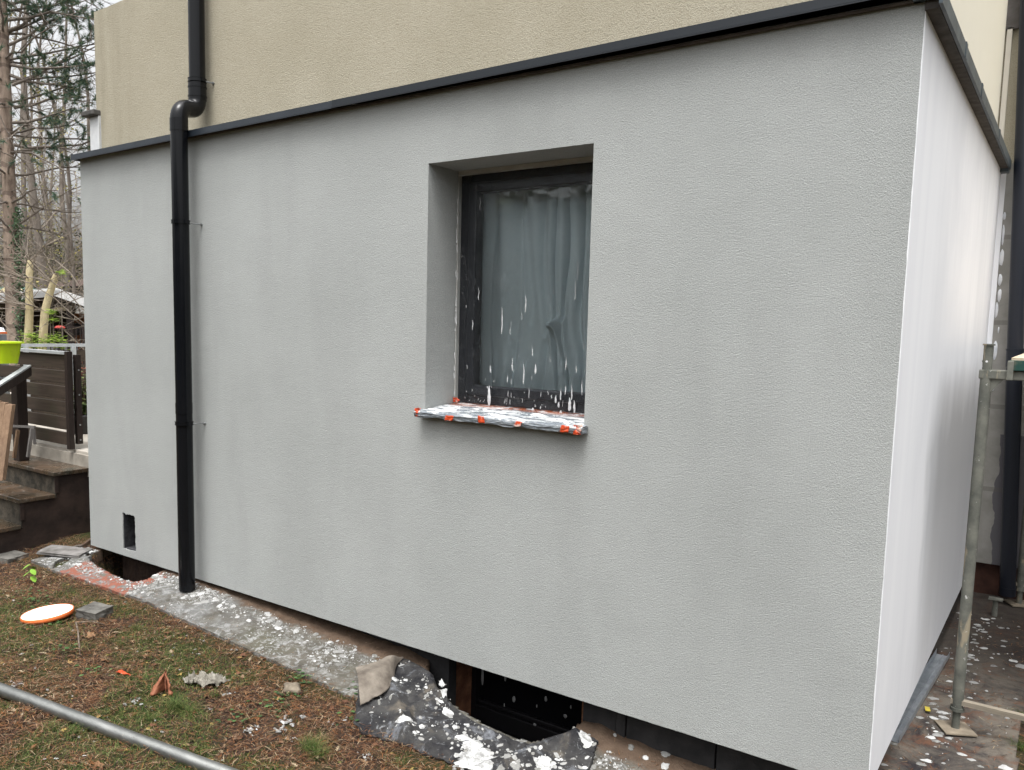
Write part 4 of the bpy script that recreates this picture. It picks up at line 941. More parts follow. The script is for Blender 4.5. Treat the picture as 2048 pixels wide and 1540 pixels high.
while N < 75000 and tries < 900000:
    tries += 1
    x = -1.2+6.6*rnd.random(); y = -2.3+2.5*rnd.random()
    if x > 5.1: y = -1+3.5*rnd.random()
    if not in_lawn(x, y) or rnd.random() > dens(x, y): continue
    if rnd.random() > gden(x, y)*.92+.05: continue
    N += 1; an = rnd.random()*2*pi
    blade(gs, Vector((x, y, lawn(x, y)-.002)), Vector((cos(an), sin(an), 0)), .012+.030*rnd.random()**1.5, .0008+.0010*rnd.random(), .3+1.5*rnd.random(), 2)
for (u, v, n, h) in [(350, 1420, 260, .075), (375, 1432, 140, .06), (620, 1500, 300, .07), (640, 1515, 200, .065), (430, 1395, 60, .05), (240, 1290, 60, .04), (100, 1460, 90, .05), (150, 1465, 70, .045), (800, 1530, 90, .035), (300, 1440, 60, .045), (590, 1360, 40, .04), (2040, 1440, 120, .05), (2040, 1500, 120, .05), (270, 1260, 60, .04)]:
    P = gpx(u, v)
    for _ in range(n):
        an = rnd.random()*2*pi; q = P+Vector((rnd.gauss(0, .018), rnd.gauss(0, .014), 0)); blade(gs, q, Vector((cos(an), sin(an), 0)), h*(.5+.7*rnd.random()), .0009, .5+1.0*rnd.random(), 4)
tag(gs.build('grass', M_GRASS, fix=False), 'short patchy green grass growing through the litter', 'grass', kind='stuff')
# broad leaves: fallen maple like leaves and low weeds
fl_ = MB()
def maple(mb, p, r_, an, tilt):
    n = 10; vs = [p+Vector((0, 0, .002))]
    ax = Vector((cos(an), sin(an), tilt)).normalized(); ay = Vector((-sin(an), cos(an), tilt*.7*(rnd.random()-.5))).normalized(); up_ = ax.cross(ay)
    for i in range(n):
        a_ = 2*pi*i/n; k = (1.0 if i % 2 == 0 else .55)*(1+.25*rnd.uniform(-1, 1)); vs.append(p+ax*cos(a_)*r_*k+ay*sin(a_)*r_*k*.8+up_*r_*(.35*rnd.random()))
    mb.add(vs, [(0, 1+i, 1+(i+1) % n) for i in range(n)])
for _ in range(850):
    x = -1.0+5.0*rnd.random(); y = -2.1+1.8*rnd.random()
    if in_lawn(x, y): maple(fl_, Vector((x, y, lawn(x, y)+.008)), .006+.016*rnd.random()**2, rnd.random()*6, .5*(rnd.random()-.5))
for (u, v, r_) in [(180, 1272, .030), (322, 1295, .022), (210, 1322, .024), (218, 1310, .018), (180, 1327, .020), (690, 1405, .026), (420, 1520, .022), (196, 1530, .024), (258, 1235, .02), (905, 1590, .03), (340, 1290, .015), (140, 1325, .018), (310, 1283, .018), (360, 1350, .02)]:
    P = gpx(u, v, .012); maple(fl_, P, r_, rnd.random()*6, .3)
tag(fl_.build('fallen_leaves', M_LEAF, fix=False), 'small yellow and brown fallen leaves strewn over the lawn', 'fallen leaves', kind='stuff')
wd_ = MB()
for (u, v, n, r_) in [(600, 1362, 26, .035), (580, 1395, 24, .05), (520, 1430, 16, .05), (55, 1190, 20, .06), (75, 1205, 26, .06), (40, 1170, 10, .05), (190, 1345, 16, .04), (130, 1300, 12, .03), (480, 1445, 14, .04), (690, 1440, 8, .04), (100, 1220, 8, .05), (110, 1250, 10, .04), (730, 1380, 14, .04), (550, 1420, 14, .04)]:
    P = gpx(u, v)
    for _ in range(n):
        an = rnd.random()*6.3; q = P+Vector((rnd.gauss(0, r_), rnd.gauss(0, r_*.7), .008+.02*rnd.random())); leafpoly(wd_, q, Vector((cos(an), sin(an), .3*rnd.random())), Vector((0, 0, 1)), .012+.014*rnd.random(), .010+.010*rnd.random())
tag(wd_.build('weeds', M_WEED, fix=False), 'low dark green weeds in small clumps on the lawn', 'weeds', kind='stuff')

# ================================================================== STEPS, TERRACE, RAILINGS
a = Mat('wet_tread', .35, spec=.5); c = a.mix(a.ramp(a.noise(6, 6, .7, .4), [(.36, 0.), (.66, 1.)]), (.03, .027, .019), (.085, .05, .028)); c = a.mix(a.ramp(a.noise(24, 4, .7), [(.6, 0.), (.68, .6)]), c, (.28, .25, .21)); a.col(c)
a.rgh(a.ramp(a.noise(5, 4), [(.4, .15), (.65, .6)])); a.bump(a.noise(60, 4), .002, .5); M_TREAD = a.m
M_RISER = mottled('mossy_riser', (.022, .020, .015), (.075, .063, .047), 14, .9, .006, 40)
M_STAIR = mottled('dark_brown_stair_side', (.016, .010, .008), (.036, .023, .018), 9, .85, .004, 30)
stp = empty('steps', (-1.2, 0, 0), 'damp stone garden steps climbing to the terrace left of the annex', 'steps')
XS = -.40
lev = [(.515, -.03, .30), (.365, -.27, -.02), (.19, -.52, -.26), (.04, -.78, -.50)]
for (z_, yn, yb) in lev:
    q = MB(); q.box((-2.3, yn, z_-.028), (XS, yb, z_)); bevel(q.build('tread', M_TREAD, stp), .004)
    q = MB(); q.box((-2.28, yn+.022, z_-.20), (XS-.1405, yn+.05, z_-.0285)); q.box((XS-.1400, yn+.020, z_-.20), (XS-.0165, yn+.0262, z_-.0285)); q.build('riser', M_RISER, stp)
so = [(.32, -.4), (.32, .4845), (-.003, .4845), (-.003, .3345), (-.243, .3345), (-.243, .1595), (-.493, .1595), (-.493, .0095), (-.733, .0095), (-.733, -.4)]
MB().slab(so, [], 'yz', XS-.016, XS-.14).build('side_panel', M_STAIR, stp)
for i, (z_, yn, yb) in enumerate(lev[:3]):
    q = MB(); q.box((XS-.0155, yn+.012, z_-.145), (XS-.006, yn+.037, z_-.0285)); q.build('edge_strip', M_STAIR, stp)
ter = empty('terrace', (-2, 2, .6), None); 
bpy.data.objects.remove(ter)
q = MB(); q.box((-6, .245, .582), (-.005, 5, .622)); tag(bevel(q.build('terrace', mottled('wet_paving', (.30, .27, .23), (.46, .43, .38), 5, .35), ), .004), kind='structure')
q = MB(); q.box((-6, .225, .45), (-.40, .243, .600)); q.box((-6, .26, -.3), (-.41, 5, .578)); q.box((-.4095, .33, -.3), (-.142, 5, .578)); tag(q.build('terrace_kerb', mottled('kerb_stone', (.22, .20, .17), (.36, .33, .28), 8, .7)), kind='structure')
M_RAIL = mottled('galvanised_rail', (.36, .38, .39), (.48, .50, .51), 12, .45, 0, 0, .4)
YF = .215
fp_ = empty('fence_panel', (-1.2, YF, .62), 'dark slatted wooden railing along the terrace edge with a black end post', 'fence panel')
for i in range(6):
    z1 = 1.306-.1125*i; q = MB(); q.box((-2.6, YF, z1-.093), (-.6325, YF+.022, z1), Matrix.Translation((0, .002*i % .004, 0)))
    bevel(q.build('slat', M_SLAT, fp_), .003)
q = MB(); q.box((-.632, YF-.020, .628), (-.598, YF+.022, 1.335)); q.build('post', M_POST, fp_)
q = MB(); q.box((-.645, YF+.05, .66), (-.608, YF+.09, 1.31)); q.build('post', M_POST, fp_)
for xx in (-1.7,): q = MB(); q.box((xx, YF+.024, .625), (xx+.05, YF+.07, 1.30)); q.build('post', M_RAIL, fp_)
q = MB(); q.box((-2.6, YF-.022, 1.314), (-.63, YF+.03, 1.334)); q.build('handrail', M_RAIL, fp_)
q = MB()
for z_ in (1.20, 1.02, .80, .69): q.tube([(-.6085, YF+.07, z_), (-.604, YF+.07, z_)], .006, 10)
q.build('bolt', M_GALV, fp_)
# second railing further back, running across behind
r2 = empty('fence_panel', (-1.5, 1.7, .62), 'farther slatted railing with a galvanised handrail and post, behind the terrace pots', 'fence panel')
Pa = at(55, 693, 7.6); Pb = at(172, 688, 7.9); dd = (Pb-Pa); Pb2 = Pb+dd*1.2; Pa2 = Pa-dd*.35
Pa2.z = Pb2.z = (Pa.z+Pb.z)/2
def bar(P_, Q_, hw, hh):
    q = MB(); d = (Q_-P_).normalized(); s_ = Vector((-d.y, d.x, 0)).normalized()*hw; h = Vector((0, 0, hh)); vs = []
    for e in (P_, Q_): vs += [e-s_-h, e+s_-h, e+s_+h, e-s_+h]
    return q.add(vs, [(0, 1, 2, 3), (4, 7, 6, 5), (0, 4, 5, 1), (1, 5, 6, 2), (2, 6, 7, 3), (3, 7, 4, 0)])
bar(Pa2, Pb2, .02, .014).build('handrail', M_RAIL, r2)
for z_ in (.10, .235, .37, .505, .64):
    o_ = Vector((0, 0, -z_)); bar(Pa2+o_, Pb2+o_, .011, .052).build('slat', M_SLAT, r2)
for t in (.0, .80):
    e = Pa.lerp(Pb, t)+Vector((.03, -.03, 0)); q = MB(); q.box((e.x-.018, e.y-.018, .622), (e.x+.018, e.y+.018, Pa2.z-.016)); q.build('post', M_RAIL, r2)
# stair handrail
hr = empty('stair_handrail', (-1.05, .06, .515), 'steel topped stair handrail on a dark wooden newel post', 'handrail')
q = MB(); q.box((-1.09, .03, .5155), (-1.00, .105, 1.17)); bevel(q.build('newel_post', M_POST, hr), .004)
Pt = Vector((-.985, .09, 1.205)); Pq = Vector((-1.02, -.85, .62))
P_ = at(57, 742, 5.92); Q_ = at(-60, 818, 5.35)
d_ = (Q_-P_)
bar(P_, Q_, .024, .030).build('wooden_rail', M_POST, hr)
bar(P_+Vector((0, 0, .038)), Q_+Vector((0, 0, .038)), .022, .006).build('steel_cap', M_RAIL, hr)
# yellow green bucket hung on the railing
bk = at(22, 700, 5.75); by = YF-.12
bkt = empty('bucket', (bk.x, by, bk.z-.1), 'bright lime green plastic tub hanging on the terrace railing', 'tub')
a = Mat('lime_plastic', .35); c = a.mix(a.ramp(a.noise(14, 5), [(.5, 0.), (.7, .5)]), (.50, .68, .015), (.35, .42, .05)); a.col(c); M_LIME = a.m
P0 = at(2, 690, 5.85); q = MB()
def tub(sx, sy, z_, n=40):
    return [(P0.x+sx*math.copysign(abs(cos(2*pi*i/n))**.5, cos(2*pi*i/n)), P0.y+sy*math.copysign(abs(sin(2*pi*i/n))**.5, sin(2*pi*i/n)), z_) for i in range(n)]
rows = [tub(.125, .075, P0.z-.125), tub(.155, .095, P0.z+.012), tub(.175, .11, P0.z+.014), tub(.175, .11, P0.z+.024), tub(.150, .090, P0.z+.022), tub(.12, .07, P0.z-.118)]
n_ = 40; vs = [p for r_ in rows for p in r_]; fs = [(j*n_+i, j*n_+(i+1) % n_, (j+1)*n_+(i+1) % n_, (j+1)*n_+i) for j in range(5) for i in range(n_)]; fs.append(tuple(range(n_))); q.add(vs, fs, False)
q.build('tub_body', M_LIME, bkt)
# boards leaning at the left
bd = [(-30, 1, .0), (8, 2, .02)]
for i, (u0, u1, lab) in enumerate([(-22, -4, 'left hand weathered board leaning against the stair railing'), (-4, 10, 'middle weathered board leaning against the stair railing'), (10, 24, 'right hand weathered board leaning against the stair railing')]):
    tp0, tp1 = at(u0, 800+i*4, 5.55), at(u1, 802+i*4, 5.55); b0, b1 = at(u0-22, 960, 5.35), at(u1-20, 962, 5.35)
    q = MB(); n3 = Vector((.02, -.035, 0)); vs = [tp0, tp1, b1, b0]; vs = vs+[p-n3 for p in vs]
    q.add(vs, [(0, 1, 2, 3), (4, 7, 6, 5), (0, 4, 5, 1), (1, 5, 6, 2), (2, 6, 7, 3), (3, 7, 4, 0)])
    bevel(tag(q.build('board', M_BOARD), lab, 'board', 'boards leaning by the steps'), .003)
# trestle leg on the terrace seen under the railing
tr_ = empty('trestle', (-1.2, .05, .52), 'small grey trestle standing on the top step behind the newel post', 'trestle')
def leg(u0, v0, u1, v1, dpt, r_, mat, par, nm='leg'):
    A, B = at(u0, v0, dpt), at(u1, v1, dpt); q = MB(); q.tube([A, B], r_, 4, smooth=False); return q.build(nm, mat, par)
M_GWOOD = wood('grey_wood', (.11, .10, .095), (.2, .19, .18), 'z')
leg(64, 856, 56, 914, 5.9, .014, M_GWOOD, tr_); leg(67, 858, 70, 889, 6.05, .012, M_GWOOD, tr_); leg(22, 852, 70, 854, 5.95, .012, M_GWOOD, tr_, 'crossbar'); leg(36, 860, 28, 916, 5.8, .014, M_BOARD, tr_)
# potted shrub with red leaves
pp = at(165, 850, 6.9); pot = empty('potted_shrub', (pp.x, pp.y, .622), 'potted shrub with red upper and green lower leaves on the terrace', 'potted shrub')
q = MB(); lathe(q, [(.075, .623), (.085, .63), (.105, .76), (.112, .765), (.112, .78), (.10, .78), (.095, .76), (.001, .76)], 28, Matrix.Translation((pp.x, pp.y, 0))); q.build('pot', mottled('dark_pot', (.03, .03, .03), (.05, .05, .05), 9), pot)
q = MB(); q2 = MB(); q3 = MB()
for i in range(26):
    an = rnd.random()*6.3; rr = .12*rnd.random(); tp = Vector((pp.x+rr*1.3*cos(an), pp.y+rr*1.3*sin(an), .85+.42*rnd.random())); base = Vector((pp.x, pp.y, .765)); q.tube([base, base.lerp(tp, .5)+Vector((0, 0, .03)), tp], [.004, .003, .0015], 5)
    for j in range(34):
        t = .2+.8*rnd.random(); c_ = base.lerp(tp, t)+Vector((rnd.gauss(0, .025), rnd.gauss(0, .025), 0)); a2 = rnd.random()*6.3; leafpoly(q2 if c_.z > 1.10+.05*rnd.random() else q3, c_, Vector((cos(a2), sin(a2), .4*rnd.random()-.3)), Vector((0, 0, 1)), .035+.02*rnd.random(), .022)
q.build('stem', mottled('shrub_stem', (.1, .06, .04), (.15, .1, .07), 9), pot)
q2.build('red_foliage', foliage('red_leaves', [(0, (.09, .018, .015)), (.6, (.22, .05, .04)), (1, (.34, .12, .08))], .5, .25), pot, fix=False)
q3.build('green_foliage', foliage('olive_leaves', [(0, (.04, .06, .02)), (.6, (.12, .16, .05)), (1, (.28, .32, .14))], .5, .25), pot, fix=False)

# ================================================================== BACKGROUND GARDEN
def bark(name, c1, c2, ringy=False):
    a = Mat(name, .95, spec=.1); c = a.mix(a.ramp(a.noise(7, 6, .7, .4, a.co((1, 1, .35))), [(.35, 0.), (.65, 1.)]), c1, c2)
    if ringy:
        x, y, z = a.xyz(); s_ = a.math('SINE', a.math('ADD', a.math('MULTIPLY', z, 13.), a.math('MULTIPLY', a.noise(2, 3), 4.))); c = a.mix(a.math('MULTIPLY', a.math('GREATER_THAN', s_, .93), .55), c, (.07, .05, .042))
    a.col(c); a.bump(a.noise(16, 5, .7, 0, a.co((1, 1, .4))), .03, .8); return a.m
M_PBARK = bark('pine_bark', (.13, .098, .078), (.34, .27, .215), True)
M_DBARK = bark('grey_bark', (.13, .11, .095), (.24, .21, .18))  # bark lightened, so the haze is in the colour
M_TWIG = bark('twig_bark', (.15, .125, .10), (.27, .23, .19))  # twigs lightened for haze as well
M_NEED = foliage('pine_needles', [(0, (.03, .06, .045)), (.5, (.06, .115, .075)), (.85, (.11, .17, .09)), (1, (.22, .16, .08))], .5, .2)
M_YEL = foliage('yellowing_leaves', [(0, (.11, .11, .03)), (.5, (.22, .20, .06)), (1, (.36, .30, .11))], .6, .35)
M_BRL = foliage('brown_leaves', [(0, (.09, .05, .03)), (1, (.20, .11, .06))], .7, .2)
M_LIMEL = foliage('lime_leaves', [(0, (.10, .19, .02)), (.6, (.24, .36, .04)), (1, (.40, .5, .10))], .5, .4)
M_IVY = foliage('ivy_leaves', [(0, (.02, .04, .02)), (1, (.08, .13, .06))], .5, .15)
def branch(mb, p, d, L, r, depth, R_, kids=4, tips=None, droop=0., wig=.18, nseg=4):
    pts = [p]; rr = [r]; dd = d.normalized()
    for i in range(nseg):
        dd = (dd+Vector((R_.gauss(0, wig), R_.gauss(0, wig), R_.gauss(0, wig)-droop))).normalized(); pts.append(pts[-1]+dd*L/nseg); rr.append(r*(1-.75*(i+1)/nseg))
    mb.tube(pts, rr, 6 if r > .03 else 3, False)
    if depth <= 0:
        if tips is not None: tips.append((pts[-1], dd)); tips.append((pts[-2], dd))
        return
    for k in range(kids):
        t = .25+.75*(k+R_.random())/kids; i = min(int(t*nseg), nseg-1); q = pts[i].lerp(pts[i+1], t*nseg-i); side = Vector((R_.gauss(0, 1), R_.gauss(0, 1), R_.gauss(0, 1))).cross(dd).normalized()
        branch(mb, q, (dd*.75+side*.8+Vector((0, 0, .12))), L*(.62-.2*t)*(.8+.4*R_.random()), r*(.42), depth-1, R_, kids, tips, droop, wig, max(2, nseg-1))
def tuft(mb, p, d, R_, n=34, L=.07, w_=.0035):
    d = d.normalized()
    for _ in range(n):
        q = p - d*.10*R_.random(); v_ = (d*.7+Vector((R_.gauss(0, .6), R_.gauss(0, .6), R_.gauss(0, .6)))).normalized(); s_ = v_.cross(Vector((R_.gauss(0, 1), R_.gauss(0, 1), R_.gauss(0, 1)))).normalized()*w_; e = q+v_*L*(.7+.5*R_.random()); mb.add([q-s_, q+s_, e], [(0, 1, 2)])
# the pine in front
R_ = random.Random(3)
DP = 12.5
base = at(30, 690, DP); base.z = -.1; topd = at(3, 0, DP)
lean = (topd-base)/(topd.z-base.z)
pine = empty('pine_tree', base, 'tall pine with pinkish ringed bark, ivy on its lower trunk, behind the terrace railing', 'pine tree')
tk = MB(); pts = []; rr = []
for i in range(70):
    z_ = 12.5*i/69; pts.append(Vector((base.x+lean.x*z_+.015*nz(z_, 0, 0, 1), base.y+lean.y*z_, base.z+z_)))
    ring_ = 1+.09*max(0, sin(z_*13.+2*nz(z_, 0, 3, .7)))**6
    rr.append((.118*(1-z_/17.))*ring_)
tk.tube(pts, rr, 18); tk.build('trunk', M_PBARK, pine)
lb = MB(); nd = MB()
def ppos(z_): return Vector((base.x+lean.x*z_, base.y+lean.y*z_, base.z+z_))
for lvl in range(26):
    z_ = 3.0+lvl*.36+R_.uniform(-.06, .06)
    for k in range(5):
        an = 2*pi*(k+R_.random()*.7)/5+lvl; L = (1.9 if z_ > 4 else 1.5)*(.7+.5*R_.random())*(1-max(0, z_-8)*.12)
        if L < .3: continue
        p = ppos(z_); d = Vector((cos(an), sin(an), .15+.15*R_.random())); tips = []
        branch(lb, p, d, L, .022, 2 if z_ > 4.2 else 1, R_, 3, tips, .02, .13, 6)
        if z_ > 3.5 or R_.random() < .25:
            for (tp, td) in tips:
                if R_.random() < (.34 if z_ > 4.6 else .2): tuft(nd, tp, td, R_, 46, .085, .0036)
# the boughs that reach across to the roof corner
for (u0, v0, u1, v1, L_) in [(28, 215, 185, 205, 0), (26, 245, 150, 215, 0), (28, 290, 160, 300, 0), (24, 170, 180, 90, 0), (15, 40, 190, 40, 0), (18, 90, 170, 20, 0), (15, 10, 140, -30, 0), (22, 130, 185, 130, 0), (18, 60, 120, 5, 0), (20, 150, 150, 175, 0)]:
    A = at(u0, v0, DP); B = at(u1, v1, DP-.3+.6*R_.random()); mid = A.lerp(B, .5)+Vector((0, 0, .06*R_.uniform(-1, 2))); pts = [A, A.lerp(mid, .5)+Vector((0, 0, -.03)), mid, mid.lerp(B, .5), B]
    lb.tube(pts, [.026, .021, .016, .011, .005], 6, False)
    tips = []
    for k in range(13):
        t = .15+.85*k/12; i = min(3, int(t*4)); q = pts[i].lerp(pts[i+1], t*4-i); d = (B-A).normalized()*.7+Vector((R_.gauss(0, .6), R_.gauss(0, .6), R_.gauss(0, .45)))
        branch(lb, q, d, .25+.25*R_.random(), .007, 1, R_, 3, tips, .0, .25, 3)
    for (tp, td) in tips:
        if R_.random() < .5: tuft(nd, tp, td, R_, 60, .08, .0035)
for _ in range(60):
    z_ = 1.2+2.6*R_.random(); an = R_.random()*6.3; p = ppos(z_); lb.tube([p, p+Vector((cos(an), sin(an), .1))*(.2+.5*R_.random())], [.012, .003], 4, False)
lb.build('branch', M_DBARK, pine, fix=False); nd.build('crown', M_NEED, pine, fix=False)
iv = MB()
for _ in range(900):
    z_ = .8+2.5*R_.random()**.8; an = R_.gauss(-.6, .8); p = ppos(z_)+(CR*.10+Vector((cos(an), sin(an), 0))*.06)+Vector((R_.gauss(0, .03), R_.gauss(0, .03), 0)); a2 = R_.random()*6.3
    leafpoly(iv, p, Vector((cos(a2), sin(a2), -.8)), Vector((.5, -.6, .3)), .035, .03)
iv.build('ivy', M_IVY, pine, fix=False)
# bare woodland trees behind
def bare_tree(seed, h, r, kids, depth, leaves=0):
    R2 = random.Random(seed); q = MB(); lv = MB(); pts = []; rr = []; p = Vector((0, 0, 0)); dd = Vector((0, 0, 1))
    for i in range(16):
        pts.append(p.copy()); rr.append(r*(1-.85*i/15)); dd = (dd+Vector((R2.gauss(0, .05), R2.gauss(0, .05), 0))).normalized(); dd.z = max(dd.z, .9); p = p+dd*h/15
    q.tube(pts, rr, 8, False); tw = MB(); tips = []
    for k in range(30):
        t = .12+.86*k/30; i = min(14, int(t*15)); b = pts[i].lerp(pts[i+1], t*15-i); an = R2.random()*6.3
        branch(tw, b, Vector((cos(an), sin(an), .35+.5*R2.random())), h*.19*(1.15-t)*(.6+.7*R2.random()), r*.24*(1.1-t), depth, R2, kids, tips, -.02, .16, 4)
    for (tp, td) in tips:
        if leaves and R2.random() < leaves:
            for _ in range(3):
                a2 = R2.random()*6.3; leafpoly(lv, tp+Vector((R2.gauss(0, .1), R2.gauss(0, .1), R2.gauss(0, .1))), Vector((cos(a2), sin(a2), -.4)), Vector((0, 0, 1)), .07, .05)
    return q, tw, lv
protos = []
for i, (sd2, h, r, leaves) in enumerate([(11, 13, .11, 0), (12, 11, .08, .12), (13, 15, .13, .0), (14, 8, .055, .22)]):
    protos.append([m2 for m2 in bare_tree(sd2, h, r, 4, 2, leaves)])
meshes = []
for (q, tw, lv) in protos:
    l = []
    for mb_, nm, mt in ((q, 'trunk', M_DBARK), (tw, 'branch', M_TWIG), (lv, 'crown', M_YEL)):
        if mb_.v:
            o = mb_.build(nm, mt, fix=False); l.append((nm, o.data)); bpy.data.objects.remove(o)
    meshes.append(l)
spots = [(50, 24, 2, 'thick grey bare trunk just right of the pine trunk'), (98, 20, 0, 'slim dark bare tree standing midway between the pine and the house corner'), (130, 23, 1, 'thin bare tree with yellowing leaves leaning near the house corner'), (72, 27, 3, 'small yellow leaved tree behind the pollarded stems'), (150, 29, 0, 'far bare tree closest to the house corner'), (112, 32, 2, 'tall bare tree far back in the wood'), (84, 36, 1, 'far thin tree with a few yellow leaves'), (-10, 22, 1, 'bare tree with yellow leaves at the left edge behind the pine'), (35, 31, 0, 'tall bare tree hidden mostly behind the pine trunk'), (145, 19, 3, 'low yellow leaved tree by the brown roofed shed'), (10, 26, 3, 'small yellowish tree left of the pine trunk'), (62, 40, 2, 'farthest tall bare tree above the sheds'), (125, 38, 0, 'farthest slim bare tree above the brown roof'), (-60, 28, 2, 'bare tree outside the left edge of the garden'), (170, 36, 2, 'bare tree half hidden behind the house corner')]
for i, (u, dpt, k, lab) in enumerate(spots):
    b = at(u, 640, dpt); t_ = empty('bare_tree', (b.x, b.y, -.1), lab, 'bare tree', 'bare trees in the wood behind the garden', rz=i*1.7); s_ = .85+.3*((i*37) % 10)/10; t_.scale = (s_, s_, s_)
    for (nm, me) in meshes[k]:
        o = bpy.data.objects.new(nm, me); COL.objects.link(o); o.parent = t_
# undergrowth: a dense thicket of twigs
def thicket(n, u0, u1, v0, v1, d0, d1, r_, L_, seed):
    R2 = random.Random(seed); q = MB()
    for _ in range(n):
        dpt = d0+(d1-d0)*R2.random(); p = at(u0+(u1-u0)*R2.random(), 640, dpt); p.z = -.1+R2.random()*.6; zt = (v0+(v1-v0)*R2.random())
        hgt = 1.6+dpt*(625-zt)/1664.
        branch(q, p, Vector((R2.gauss(0, .35), R2.gauss(0, .35), 1)), hgt, r_, 2, R2, 4, None, 0, .12, 5)
    return q
tag(thicket(120, -120, 260, 440, 570, 21, 34, .018, 3, 5).build('thicket', M_TWIG, fix=False), 'dense brown undergrowth of bare twigs at the edge of the wood', 'undergrowth', kind='stuff')
# shrubby dark conifers in the undergrowth mass
cf = MB(); R2 = random.Random(8)
for i in range(14):
    dpt = 27+8*R2.random(); c_ = at(-40+220*R2.random(), 640, dpt)
    for _ in range(900):
        h = R2.random(); z_ = .2+h*(3.2+1.2*R2.random()); rr_ = 1.1*(1-h*.7)*sqrt(R2.random()); an = R2.random()*6.3; leafpoly(cf, Vector((c_.x+rr_*cos(an), c_.y+rr_*sin(an), z_)), Vector((cos(an), sin(an), -.3)), Vector((0, 0, 1)), .16, .07)
tag(cf.build('evergreen_undergrowth', foliage('dull_evergreen', [(0, (.03, .032, .02)), (.6, (.06, .062, .035)), (1, (.14, .13, .05))], .8, .1), fix=False), 'dull green brushwood filling the foot of the wood', 'brushwood', kind='stuff')
# two pollarded pale stems
M_PALE = bark('pale_bark', (.34, .28, .16), (.50, .43, .28))
for (pts_, lab, r0) in [([(56, 700), (59, 620), (58, 560), (60, 521)], 'left pale pruned stem, straight and taller', .045), ([(84, 700), (90, 622), (97, 595), (107, 565), (113, 550)], 'right pale pruned stem, leaning to the right', .045)]:
    t_ = empty('pruned_tree', (0, 0, 0), lab, 'pruned tree', 'pale pruned stems behind the terrace'); P_ = [at(u, v, 9.) for u, v in pts_]; b = P_[0].copy(); b.z = -.1
    t_.location = b; q = MB(); q.tube([b]+P_, [r0*1.1]+[r0*(1-.35*i/len(P_)) for i in range(len(P_))], 12); q.build('trunk', M_PALE, t_)
    q = MB(); R2 = random.Random(int(r0*1000)+len(pts_))
    for k in range(16):
        i = R2.randrange(1, len(P_)); an = R2.random()*6.3; branch(q, P_[i], Vector((cos(an), sin(an), .5)), .8, .008, 1, R2, 4, None, 0, .2, 4)
    q.build('branch', M_TWIG, t_, fix=False)
# long arching bare twigs crossing in front
q = MB(); R2 = random.Random(4)
for (l, r0) in [([(0, 548), (60, 566), (110, 597), (140, 625), (172, 650)], .006), ([(60, 520), (100, 560), (140, 590), (172, 625)], .007), ([(110, 520), (140, 545), (160, 575), (172, 590)], .007), ([(0, 565), (45, 588), (70, 612)], .005), ([(0, 640), (30, 672), (45, 690)], .005), ([(128, 660), (150, 680), (168, 700)], .006), ([(88, 650), (110, 632), (150, 640)], .004)]:
    P_ = [at(u, v, 8.6) for u, v in l]; q.tube(P_, [r0*(1-.4*i/len(P_)) for i in range(len(P_))], 5, False)
    for k in range(9): i = R2.randrange(0, len(P_)); an = R2.random()*6.3; branch(q, P_[i], Vector((cos(an), sin(an), .3)), .4, .0035, 1, R2, 3, None, 0, .25, 3)
b_ = at(172, 700, 8.6); b_.z = 0; q.tube([at(172, 650, 8.6), at(176, 700, 8.6), b_], [.006, .01, .014], 5, False)
tag(q.build('bare_shrub', M_TWIG, fix=False), 'arching bare shrub twigs crossing in front of the sheds', 'bare shrub')
# lime green leafy shrubs above the railing
q = MB(); q2 = MB(); R2 = random.Random(9); b0 = at(85, 690, 8.2); sh = empty('leafy_shrub', (b0.x, b0.y, 0), 'bright yellow green leafy shrub showing above the terrace railing', 'shrub')
for (u, v, n, sp_) in [(62, 672, 90, 14), (85, 685, 90, 16), (110, 680, 110, 14), (125, 690, 60, 12), (100, 625, 60, 7), (106, 640, 40, 6), (48, 694, 60, 12), (122, 546, 30, 5), (70, 690, 90, 16)]:
    for _ in range(n):
        p = at(u+R2.gauss(0, sp_*.6), v+R2.gauss(0, sp_*.45), 8.2+.5*R2.random()); a2 = R2.random()*6.3; leafpoly(q, p, Vector((cos(a2), sin(a2), .2)), Vector((0, 0, 1)), .055, .038)
    t0 = at(u, v, 8.4); bb = at(u, 700, 8.4); bb.z = 0; q2.tube([bb, t0], [.008, .003], 4, False)
q.build('foliage', M_LIMEL, sh, fix=False); q2.build('stem', M_TWIG, sh, fix=False)
# sheds
def oriented(name, u, dpt, z0, w_, dp_, h, ang, label):
    b = at(u, 640, dpt); return empty(name, (b.x, b.y, 0), label, 'shed', rz=ang), b
ang = atan2(CR.y, CR.x)
def lbox(mb, a_, b_): return mb.box(a_, b_)
def child(mb, nm, mt, par, lab=None):
    o = mb.build(nm, mt); o.parent = par
    if lab: o['label'] = lab
    return o
